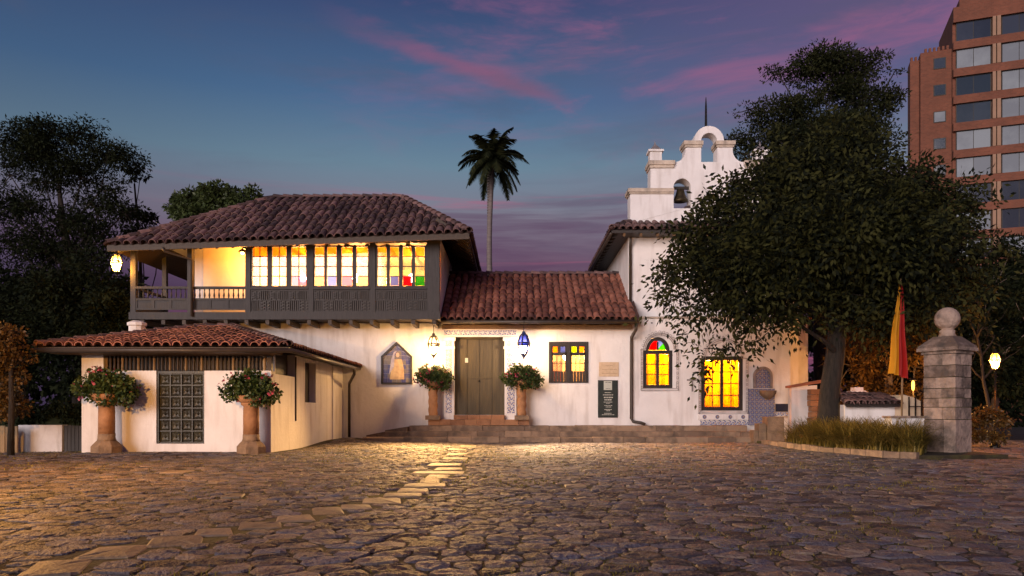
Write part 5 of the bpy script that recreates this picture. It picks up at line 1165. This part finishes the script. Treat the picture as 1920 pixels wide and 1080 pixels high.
# bushes left of the annex
tree('lamplit_bush', 'bush at the left edge above the low wall, lamplight in its leaf colour', [(gx(20, 17.0), 17.0, 0), (gx(22, 17.0), 17.0, 1.2), (gx(20, 17), 17, 2.0)], [.08, .06, .04], [clump(-15, 640, 17.0, 60, 46), clump(30, 655, 17.2, 36, 26), clump(-5, 700, 17.2, 60, 46), clump(52, 672, 17.4, 20, 14), clump(-10, 765, 17.5, 60, 50), clump(15, 620, 17.2, 30, 16)], 2, 6500, .085, .05, 'leaf_lamplit', 'bark', sub=10)  # orange of the lamp painted into the leaves
hd = thing('hedge', 'dark clipped hedge behind the low wall at the left', 'hedge', (gx(75, 20.5), 20.5, .6))
leaf_cloud('foliage', 'leaf_dark', hd, [clump(x, 775, 20.5, 22, 22, .4) for x in range(-20, 160, 22)], 6000, .10, .05, sub=16, shell=.9)
MB().box(gx(-30, 20.5), gx(152, 20.5), 20.4, 20.9, 0, gz(768, 20.5)).build('core', 'leaf_dark', hd)
# far woods closing the view at both sides
wd_c = [clump(x, y, 52, 70, 60, 3) for x in range(-60, 250, 45) for y in (560, 650, 740)]+[clump(x, y, 56, 75, 60, 3) for x in range(1560, 2000, 48) for y in (560, 650, 740)]
stuff(tag(leaf_cloud('distant_woods', 'leaf_dark', None, wd_c, 26000, .55, .3, sub=10, shell=.95)[0], 'dark woods closing the view behind the garden', 'woods'))
# palm
YP = 46.0
palm = thing('palm_tree', 'tall slender palm with drooping fronds above the entrance roof', 'palm', (gx(922, YP), YP, 0))
zt = gz(306, YP); pts = [(gx(921, YP)+.12*math.sin(i*.5), YP, zt*i/14) for i in range(15)]
MB().tube(pts, [.22-.006*i for i in range(15)], 10).build('trunk', 'palm_trunk', palm, True)
tr_ = MB()
for i in range(46): tr_.lathe([(.135, zt*(.52+.0100*i)), (.155, zt*(.52+.0100*i)+.05), (.135, zt*(.52+.0100*i)+.1)], pts[10][0], YP, 8)
tr_.build('leaf_scars', 'palm_trunk', palm, True)
for k in range(30):
    a = k*2.399; lv = k/30; el = rad(78-118*lv+R.uniform(-8, 8)); L = R.uniform(2.1, 2.7)*(.9 if lv < .2 else 1)
    d = Vector((math.cos(a)*math.cos(el), math.sin(a)*math.cos(el), math.sin(el))); p = Vector((pts[-1][0], YP, zt+.25)); ax_pts = [p.copy()]
    for s in range(9):
        p = p+d*L/9; d = (d+Vector((0, 0, -.10-.045*s*.5))).normalized(); ax_pts.append(p.copy())
    f = MB(); f.tube(ax_pts, [.035-.003*i for i in range(10)], 4)
    for s in range(30):
        t = 1.0+s*8.8/30; i = min(int(t), 8); q = ax_pts[i].lerp(ax_pts[i+1], t-i); dd = (ax_pts[i+1]-ax_pts[i]).normalized(); sdv = dd.cross(Vector((0, 0, 1)))
        if sdv.length < .05: sdv = Vector((1, 0, 0))
        sdv.normalize(); ll = .62*math.sin(math.pi*min(1, .25+.75*t/10))+.12
        for sg in (-1, 1):
            tip = q+(sdv*sg*.72+dd*.5+Vector((0, 0, -.45+R.uniform(-.2, .2)))).normalized()*ll; f.add([q-dd*.08, q+dd*.08, tip], [(0, 1, 2)])
    f.build('frond', 'leaf_fine', palm)
# trees and bushes at the right
for i, (px, py, Y, r, mt, n, lb) in enumerate(((1660, 640, 27, 90, 'leaf_lamplit', 5000, 'bush behind the flag with warm lamplight in its leaf colour'), (1860, 540, 30, 110, 'leaf_dark', 6500, 'dark tree behind the gate pillar at the right edge'), (1790, 610, 34, 110, 'leaf_dark', 6500, 'dark tree behind the gate pillar'), (1600, 610, 33, 100, 'leaf_dark', 6000, 'dark tree behind the trunk of the shade tree'), (1940, 620, 27, 90, 'leaf_dark', 5000, 'dark tree cut by the right edge of the picture'), (1720, 560, 38, 130, 'leaf_dark', 7000, 'tall dark tree filling the gap left of the gate pillar'))):  # first bush carries the lamplight in its leaf colour
    tree('background_tree', lb, [(gx(px, Y), Y, 0), (gx(px+8, Y), Y, 2.0), (gx(px-5, Y), Y, 4.0)], [.16, .13, .07], [clump(px, py, Y, r, r*.8), clump(px-r*.7, py+45, Y, r*.6, r*.6), clump(px+r*.6, py+50, Y, r*.6, r*.6), clump(px, py+110, Y, r*.9, r*.5)], 2, n*2, .18, .08, mt, 'bark_pale', sub=14, twigs=.35, twr=.03, group='trees behind the gate', shell=.9)
bare = thing('bare_tree', 'pale bare branched small tree right of the gate pillar ball', 'tree', (gx(1850, 24), 24, 0)); mb = MB()
main = limb(mb, (gx(1862, 24), 24, 0), (gx(1830, 24), 24, 4.6), .07, .03, .05, 7)
for k in range(9):
    s = main[3+k % 4]; e = s+Vector((R.uniform(-.9, .9), R.uniform(-.5, .5), R.uniform(.4, 1.3))); q = limb(mb, s, e, .03, .012, .2, 4)
    for _ in range(3): limb(mb, q[R.randint(1, 4)], q[-1]+Vector((R.uniform(-.6, .6), R.uniform(-.3, .3), R.uniform(-.2, .6))), .012, .005, .2, 3, 4)
mb.build('trunk', 'bark', bare, True)
for i, (px, py, r, lb) in enumerate(((1850, 790, 42, 'low clipped bush beside the street lamp, lamplight in its leaf colour'), (1640, 640, 34, 'small rounded bush behind the flag, lamplight in its leaf colour'))):
    Y = 20.5+i*3; sh = thing('clipped_bush', lb, 'bush', (gx(px, Y), Y, 0))
    leaf_cloud('foliage', 'leaf_lamplit', sh, [clump(px, py, Y, r, r*.55), clump(px-r*.6, py+8, Y, r*.6, r*.4), clump(px+r*.6, py+6, Y, r*.6, r*.4), clump(px, py+30, Y, r*.9, r*.4)], 2600, .09, .05, sub=10, shell=.9)  # leaves coloured as if lit by the nearby lamps

# ------------------------------------------------------------------ right-hand garden
kb = thing('bed_kerb', 'low curved stone kerb round the grassy planting bed', 'kerb', (BED[2][0], BED[2][1], 0))
for (xa, ya), (xb, yb) in zip(BED, BED[1:]):
    L = math.hypot(xb-xa, yb-ya); n = max(2, int(L/.55))
    for i in range(n):
        p = Vector((xa+(xb-xa)*(i+.02)/n, ya+(yb-ya)*(i+.02)/n, .02+R.uniform(-.015, .015))); q = Vector((xa+(xb-xa)*(i+.97)/n, ya+(yb-ya)*(i+.97)/n, p.z))
        MB().beam(p, q, .16, .2).build('kerb_stone', 'step_stone', kb)
soilp = [(x+.04, y+.04) for x, y in BED]+[(10.9, 16.4), (11.0, 26), (BED[0][0]+.04, 26)]
structure(tag(MB().prism_xy(soilp, -.1, .06).build('planting_bed_ground', 'soil'), 'dark soil of the planting bed at the right', None))
pts = []; cen = []
while len(cen) < 62:                                                # separate arching tufts
    y = R.uniform(16.2, 21.6); x = bed_x(y)+.3+R.random()*1.4
    if 960+FOC*x/y > 1712 or any((x-a)**2+(y-b)**2 < .06 for a, b in cen): continue
    cen.append((x, y))
for x, y in cen:
    for _ in range(R.randint(6, 13)): pts.append((x+R.gauss(0, .05), y+R.gauss(0, .05), .05))
gr = blades(pts, .50, 1.15, .016, 26, 1.3, 'ornamental_grass', 'grass_blade', None, 5, .58)
stuff(tag(gr, 'clumps of arching yellow green grass in the bed before the tree', 'grass'))
# gate pillar of stone blocks, turned on its corner, with a ball finial
gp = thing('gate_pillar', 'square stone gate pillar with moulded cap and stone ball', 'pillar', (gx(1776, 17.6), 17.6, 0))
hs = .365; zc = 0.0; zt_ = gz(665, 17.6)
MB().box(gp.location.x-hs+.02, gp.location.x+hs-.02, 17.6-hs+.02, 17.6+hs-.02, -.1, zt_).build('core', 'soil', gp)
z = -.08; k = 0
px0, py0 = gp.location.x, 17.6
while z < zt_-.05:
    h = min(R.uniform(.20, .30), zt_-z) if z > .0 else .9
    if zt_-z-h < .12: h = zt_-z
    s = R.uniform(.35, .65)*hs*2; gaps = .008; e = .03
    if k % 2: blocks = [(-hs, -hs+s, -hs, -hs+.3), (-hs+s, hs, -hs, -hs+.3), (-hs, -hs+.3, -hs+.3, hs), (hs-.3, hs, -hs+.3, hs), (-hs+.3, hs-.3, hs-.3, hs)]
    else: blocks = [(-hs, -hs+.3, -hs, -hs+s), (-hs, -hs+.3, -hs+s, hs), (-hs+.3, hs, -hs, -hs+.3), (hs-.3, hs, -hs+.3, hs), (-hs+.3, hs-.3, hs-.3, hs)]
    for (a, b, c, d) in blocks:
        j = R.uniform(0, .018); MB().box(px0+a+gaps-j, px0+b-gaps+j*.3, py0+c+gaps-j, py0+d-gaps, z+gaps, z+h-gaps).build('stone_block', 'pillar_stone', gp)
    z += h; k += 1
m = MB()
for hw_, za, zb in ((.40, 0, .07), (.47, .07, .15), (.45, .15, .19)): m.box(px0-hw_, px0+hw_, py0-hw_, py0+hw_, zt_+za+.001, zt_+zb)
q = .45; m.add([(px0-q, py0-q, zt_+.191), (px0+q, py0-q, zt_+.191), (px0+q, py0+q, zt_+.191), (px0-q, py0+q, zt_+.191), (px0-.22, py0-.22, zt_+.42), (px0+.22, py0-.22, zt_+.42), (px0+.22, py0+.22, zt_+.42), (px0-.22, py0+.22, zt_+.42)], [(0, 1, 5, 4), (1, 2, 6, 5), (2, 3, 7, 6), (3, 0, 4, 7), (4, 5, 6, 7)])
m.build('cap', 'pillar_stone', gp)
zb = zt_+.42; MB().lathe([(.20, zb), (.16, zb+.08), (.17, zb+.14), (.13, zb+.17)]+[(.275*math.sin(math.pi*(i+1.6)/12.6), zb+.42-.275*math.cos(math.pi*(i+1.6)/12.6)) for i in range(11)], px0, py0, 18).build('ball', 'pillar_stone', gp, True)
gp.rotation_euler.z = rad(33)
lw = thing('garden_wall', 'low weathered stone wall between the grass bed and the gate pillar', 'wall', (gx(1700, 17.7), 17.7, 0))
MB().box(gx(1668, 17.8), gx(1742, 17.8), 17.7, 18.05, -.1, gz(784, 17.8)).build('wall', 'stucco_old', lw)
MB().box(gx(1665, 17.8), gx(1742, 17.8), 17.66, 18.09, gz(784, 17.8)+.002, gz(780, 17.8)).build('coping', 'pillar_stone', lw)
# pedestal at the end of the steps
pd = thing('stone_pedestal', 'squat stone pedestal at the right end of the steps', 'pedestal', (gx(1453, 24.1), 24.1, 0))
X = lambda p: gx(p, 24.0)
MB().box(X(1438), X(1470), 23.95, 24.5, -.1, .38).build('block', 'carved_stone', pd); MB().box(X(1438)+.01, X(1470)-.01, 23.96, 24.49, .385, .84).build('block', 'carved_stone', pd)
MB().box(X(1424), X(1437), 24.05, 24.5, -.1, .62).build('block', 'carved_stone', pd); MB().box(X(1415), X(1423.6), 24.08, 24.5, -.1, .40).build('block', 'carved_stone', pd)
# garden wall with tile coping behind the tree
cwall = thing('coped_wall', 'white garden wall with tile coping ending in rough brick behind the trunk', 'wall', (gx(1510, 25), 25, 0))
MB().prism_xz([(gx(1484, 25), -.1), (gx(1532, 25), -.1), (gx(1532, 25), gz(722, 25)), (gx(1484, 25), gz(726, 25))], 25.0, 25.3).build('wall', 'stucco', cwall)
MB().prism_xz([(gx(1481, 25), gz(727, 25)), (gx(1540, 25), gz(718, 25)), (gx(1540, 25), gz(712, 25)), (gx(1481, 25), gz(723, 25))], 24.88, 25.42).build('coping', 'roof_tile_red', cwall)
for i in range(9):
    MB().box(gx(1520, 24.8)-R.uniform(0, .05), gx(1537, 24.8)+R.uniform(0, .04), 24.7, 24.99, .05+i*.19, .05+i*.19+.175).build('rough_stone', 'brick_step', cwall)
bs = thing('brick_stub', 'narrow rough brick stub standing right of the tree trunk', 'pillar', (gx(1574, 21.8), 21.8, 0))
for i in range(9): MB().box(gx(1570, 21.8)-R.uniform(0, .03), gx(1581, 21.8)+R.uniform(0, .02), 21.8, 22.1, .05+i*.16, .05+i*.16+.148).build('brick', 'brick_step', bs)
sh = thing('garden_shed', 'small white garden outbuilding with dark tile roof and barred pink gable', 'outbuilding', (gx(1630, 20.5), 20.5, 0))
X = lambda p: gx(p, 20.5); Zs = lambda p: gz(p, 20.5)
MB().box(X(1584), X(1678), 20.5, 20.8, -.1, Zs(759)).build('wall', 'stucco', sh)
a = Vector((X(1580), 20.3, Zs(758))); b = Vector((X(1682), 20.3, Zs(758))); c = Vector((X(1604), 21.6, Zs(738))); d = Vector((X(1690), 21.6, Zs(738)))
sr = MB().add([a, b, d, c, a-Vector((0, 0, .07)), b-Vector((0, 0, .07)), d-Vector((0, 0, .07)), c-Vector((0, 0, .07))], [(0, 1, 2, 3), (7, 6, 5, 4), (0, 4, 5, 1), (1, 5, 6, 2), (3, 7, 4, 0)]).build('roof', 'wood_dark', sh)
slope(sr, lambda t: lerp(a, b, t), lambda t: lerp(c, d, t), 9, tmesh, .45, lift=.01)
MB().prism_xz([(X(1678)+.01, -.1), (X(1728), -.1), (X(1728), Zs(752)), (X(1712), Zs(744)), (X(1696), Zs(740)), (X(1678)+.01, Zs(752))], 20.55, 21.6).build('gable', 'plaster_warm', sh)
g = MB()
for p in (1702, 1714, 1726): g.box(X(p)-.015, X(p)+.015, 20.42, 20.45, .05, Zs(744))
for p in (762, 785): g.box(X(1702), X(1728), 20.425, 20.445, Zs(p)-.012, Zs(p)+.012)
g.build('bars', 'iron', sh)
pg = thing('stepped_gable', 'small stepped pink gable showing above the outbuilding roof', 'gable wall', (gx(1612, 23), 23, 0))
X = lambda p: gx(p, 23); Zs = lambda p: gz(p, 23)
MB().prism_xz([(X(1578), 0), (X(1636), 0), (X(1636), Zs(742)), (X(1622), Zs(732)), (X(1619), Zs(732)), (X(1619), Zs(726)), (X(1603), Zs(726)), (X(1603), Zs(732)), (X(1580), Zs(738))], 23, 23.3).build('wall', 'stucco', pg)
# flag
fp = thing('flag', 'limp yellow and red flag hanging from a leaning pole by the gate', 'flag', (gx(1690, 19.5), 19.5, 0))
MB().tube([(gx(1690, 19.5), 19.5, 0), (gx(1692, 19.5), 19.5, 2.2), (gx(1689, 19.5), 19.5, gz(522, 19.5))], [.028, .024, .016], 8).build('pole', 'wood_fence', fp, True)
def drape(x_of, name, mat, u0, u1, ncol=9, nrow=14):
    V, F = [], []
    for r in range(nrow+1):
        t = r/nrow
        for c in range(ncol+1):
            u = u0+(u1-u0)*c/ncol; xl, xr, z = x_of(t, u); V.append((xl+(xr-xl)*u, 19.42+.11*math.sin(u*17+t*2.4+.8*math.sin(t*5))*(.3+.7*t)-.05*t, z))
    for r in range(nrow):
        for c in range(ncol): F.append((r*(ncol+1)+c, r*(ncol+1)+c+1, (r+1)*(ncol+1)+c+1, (r+1)*(ncol+1)+c))
    return MB().add(V, F).build(name, mat, fp, True)
def xo(t, u):
    xl = gx(1687-20*t**.85+1.2*math.sin(t*9), 19.4); xr = gx(1690+8*math.sin(min(1, t*1.3)*1.57)+1.5*math.sin(t*7+1), 19.4); zb_ = gz(700+7*u*u, 19.4); zt2 = gz(533, 19.4); return xl, xr, zt2+(zb_-zt2)*t-.06*u*t
drape(xo, 'yellow_half', 'flag_yellow', 0, .48); drape(xo, 'red_half', 'flag_red', .48, 1)
# small garden lamp glimpsed behind the outbuilding
gd = thing('garden_lamp', 'small glowing garden lamp among the bushes behind the barred gable', 'lamp', (gx(1712, 24.5), 24.5, 0))
MB().tube([(gx(1712, 24.5), 24.5, -.1), (gx(1712, 24.5), 24.5, 1.7)], .025, 8).build('post', 'iron', gd)
MB().lathe([(.02, 1.7), (.04, 1.74), (.05, 1.86), (.04, 1.98), (.02, 2.02)], gx(1712, 24.5), 24.5, 10).build('globe', 'bulb_dim', gd, True)
MB().lathe([(.12, 2.03), (.03, 2.12)], gx(1712, 24.5), 24.5, 10).build('cap', 'iron', gd)
point(gd, (gx(1712, 24.5), 24.3, 1.86), 260, (1, .42, .08), .1)
# street lamps, the left one assumed
def street_lamp(label, x, y, hgt, watts, group, col=(1, .38, .06)):
    o = lantern('street_lamp', label, (x, y, hgt), .46, 'lamp_amber', 'lamp_amber', 'iron', 'bulb_orange', watts, col, group=group, post=0)
    MB().tube([(x, y, -.05), (x, y, .4), (x, y, .42), (x, y, hgt-.29)], [.06, .055, .032, .026], 8).build('post', 'iron', o, True)
    MB().lathe([(.13, -.05), (.13, .06), (.08, .12), (.06, .2)], x, y, 10).build('foot', 'iron', o); return o
street_lamp('glowing street lamp on a thin post right of the gate pillar', gx(1866, 20.5), 20.5, gz(678, 20.5), 420, 'street lamps of the courtyard')
street_lamp('assumed street lamp out of view at the left, added to light the annex', -8.3, 10.4, 2.9, 2600, 'street lamps of the courtyard', (1, .68, .36))  # assumed lamp out of view, added to warm the annex front

# ------------------------------------------------------------------ left low wall and fence
lwall = thing('low_wall', 'low plastered wall left of the annex under the hedge', 'wall', (gx(90, 19), 19, 0))
MB().box(gx(34, 19), gx(116, 19), 19, 19.25, -.1, gz(797, 19)).build('wall', 'stucco_old', lwall)
fence = thing('board_fence', 'short fence of upright boards at the left picture edge', 'fence', (gx(10, 18.6), 18.6, 0))
for i, p in enumerate((-40, -30, -20, -10, 0, 10, 24)): MB().box(gx(p, 18.6), gx(p+8.5, 18.6), 18.6, 18.64, -.08, gz(799, 18.6)+R.uniform(-.02, .02)).build('board', 'wood_fence', fence)
fence2 = thing('grey_boards', 'grey upright boards between the low wall and the annex', 'fence', (gx(133, 19), 19, 0))
for i in range(5): MB().box(gx(117+i*7.2, 19), gx(123.4+i*7.2, 19), 19.05, 19.09, -.08, gz(798, 19)+R.uniform(-.02, .02)).build('board', 'wood_grey', fence2)
pole = thing('iron_post', 'thin upright post standing at the left end of the low wall', 'post', (gx(20, 18.4), 18.4, 0)); MB().tube([(gx(20, 18.4), 18.4, -.1), (gx(20, 18.4), 18.4, gz(690, 18.4))], .022, 8).build('shaft', 'wood_dark', pole)

# ------------------------------------------------------------------ flower columns
def flower_column(label, flabel, x, y, z0, h, rb, style, pr):
    o = thing('pedestal_column', label, 'column', (x, y, z0), 'flower columns'); s = h/1.15
    if style == 'plain':
        MB().lathe([(rb*1.9, z0-.05), (rb*1.9, z0+.16*s), (rb*1.6, z0+.22*s), (rb*1.25, z0+.28*s)], x, y, 8).build('base', 'carved_stone', o)
        MB().lathe([(rb*1.16, z0+.28*s), (rb*1.06, z0+.34*s), (rb*1.04, z0+.44*s)], x, y, 16).build('collar', 'carved_stone', o, True)
        MB().lathe([(rb, z0+.44*s), (rb*1.0, z0+.8*s), (rb*.97, z0+1.08*s), (rb*1.25, z0+1.12*s), (rb*1.3, z0+1.16*s)], x, y, 16).build('shaft', 'column_ochre', o, True)
    else:
        MB().box(x-rb*1.55, x+rb*1.55, y-rb*1.55, y+rb*1.55, z0-.01, z0+.14).build('base', 'carved_stone', o)
        n = 40; MB().lathe([(rb, z0+.14+(h-.2)*i/n) for i in range(n+1)], x, y, 24, 22, .07, 3).build('shaft', 'column_ochre', o, True)
        MB().lathe([(rb*1.1, z0+h-.06), (rb*1.4, z0+h), (rb*1.3, z0+h+.03)], x, y, 12).build('capital', 'column_ochre', o)
    zt = z0+h+.07; f = thing('flower_basket', flabel, 'flowers', (x, y, zt), 'flower baskets on columns')
    MB().lathe([(rb*.8, zt-.09), (rb*1.6, zt-.03), (rb*2.0, zt+.1), (rb*1.9, zt+.12)], x, y, 14).build('bowl', 'column_ochre', f, True)
    c = [(x, y, zt+.30*pr, .46*pr, .34*pr, .26*pr), (x-.33*pr, y-.05, zt+.20*pr, .30*pr, .28*pr, .24*pr), (x+.34*pr, y-.05, zt+.14*pr, .30*pr, .28*pr, .26*pr), (x+.08*pr, y-.2*pr, zt+.1*pr, .40*pr, .2*pr, .22*pr), (x-.15*pr, y, zt+.5*pr, .22*pr, .2*pr, .14*pr), (x+.36*pr, y-.05, zt+.0*pr, .2*pr, .2*pr, .18*pr)]
    for _ in range(5):                                              # straggling and trailing shoots
        an = R.uniform(0, 6.28); c.append((x+math.cos(an)*R.uniform(.3, .55)*pr, y-.1+math.sin(an)*.2*pr, zt+R.uniform(-.22, .62)*pr, R.uniform(.08, .15)*pr, .1*pr, R.uniform(.08, .16)*pr))
    leaf_cloud('foliage', 'leaf_basket', f, c, 3600, .075*pr, .06*pr, sub=16, shell=.9, droop=.15)
    stuff(leaf_cloud('blossoms', 'petal_pink', f, [(a, b-.03, cc, p*1.12, q*1.15, r*1.1) for a, b, cc, p, q, r in c], 130, .06*pr, .06*pr, sub=3, spread=.13, shell=1.1, droop=0)[0])
YC = 17.9
flower_column('stone column with round base left of the carved annex door', 'basket of pink geraniums on the column left of the annex door', gx(200, YC), YC, 0, 1.24, .185, 'plain', 1.18)
flower_column('stone column with round base right of the carved annex door', 'basket of pink geraniums on the column right of the annex door', gx(471, YC), YC, 0, 1.20, .185, 'plain', 1.12)
flower_column('twisted terracotta column left of the entrance door', 'basket of pink geraniums on the twisted column left of the entrance', gx(812, 25.5), 25.5, .735, 1.12, .155, 'twist', 1.08)
flower_column('twisted terracotta column right of the entrance door', 'basket of green geraniums on the twisted column right of the entrance', gx(978, 25.5), 25.5, .735, 1.14, .155, 'twist', 1.1)

# ------------------------------------------------------------------ brick hotel tower behind the trees
ht = thing('brick_tower_block', 'tall red brick hotel block with bands of windows behind the large tree', 'building', (47.3, 80, 0))
DEP = 8
def lb(name, mat, s0, s1, d0, d1, z0, z1, parent=None):             # local box: s along the face, d into the building
    m = MB().box(47.3+s0, 47.3+s1, 80+d0, 80+d1, z0, z1); return m.build(name, mat, parent or ht)
lb('wall', 'brick_hotel', 0, 30, .5, DEP, 0, 44.3)
lb('side_wall', 'brick_hotel', -3.0, -.001, .9, 4, 0, 40.3); lb('corner_wall', 'brick_hotel', -3.9, -3.001, 1.7, 3.4, 0, 39.9)
lb('parapet', 'brick_hotel', .6, 30, .2, DEP, 44.301, 45.2)
for s in range(9): lb('crenel', 'brick_hotel', -3.85+s*.42, -3.62+s*.42, .95 if s > 2 else 1.75, 1.25 if s > 2 else 2.1, 40.31 if s > 2 else 39.91, 40.75 if s > 2 else 40.35)
for k in range(14):
    zt = 42.7-2.91*k
    if zt < 3: break
    lb('spandrel', 'brick_hotel', .001, 30, .0, .499, zt-2.91, zt-2.05)
    s = .35; c = 0
    while s < 28:
        wd = 3.15 if c == 0 else 4.6
        wn = lb('window', 'iron', s-.06, s+wd+.06, .30, .36, zt-2.049, zt-.001)
        dark = R.random() < .55
        for q in range(2 if wd < 4 else 3):
            pw2 = wd/(2 if wd < 4 else 3); lb('pane', 'hotel_glass' if dark else 'hotel_blind', s+q*pw2+.03, s+(q+1)*pw2-.03, .285, .299, zt-1.99, zt-.06, wn)
        lb('pilaster', 'hotel_trim', s+wd+.12, s+wd+.42, -.06, .498, zt-2.048, zt-.002); lb('pilaster', 'hotel_trim', s+wd+.52, s+wd+.86, -.06, .498, zt-2.048, zt-.002)
        s += wd+1.05; c += 1
    if zt < 41:
        wn = lb('window', 'iron', -1.75, -.55, .84, .899, zt-1.5, zt-.3); lb('pane', 'hotel_glass' if R.random() < .5 else 'hotel_blind', -1.66, -.64, .825, .839, zt-1.42, zt-.38, wn)
lb('top_band', 'brick_hotel', .001, 30, 0, .499, 42.7, 44.3)
ht.rotation_euler.z = rad(-20)
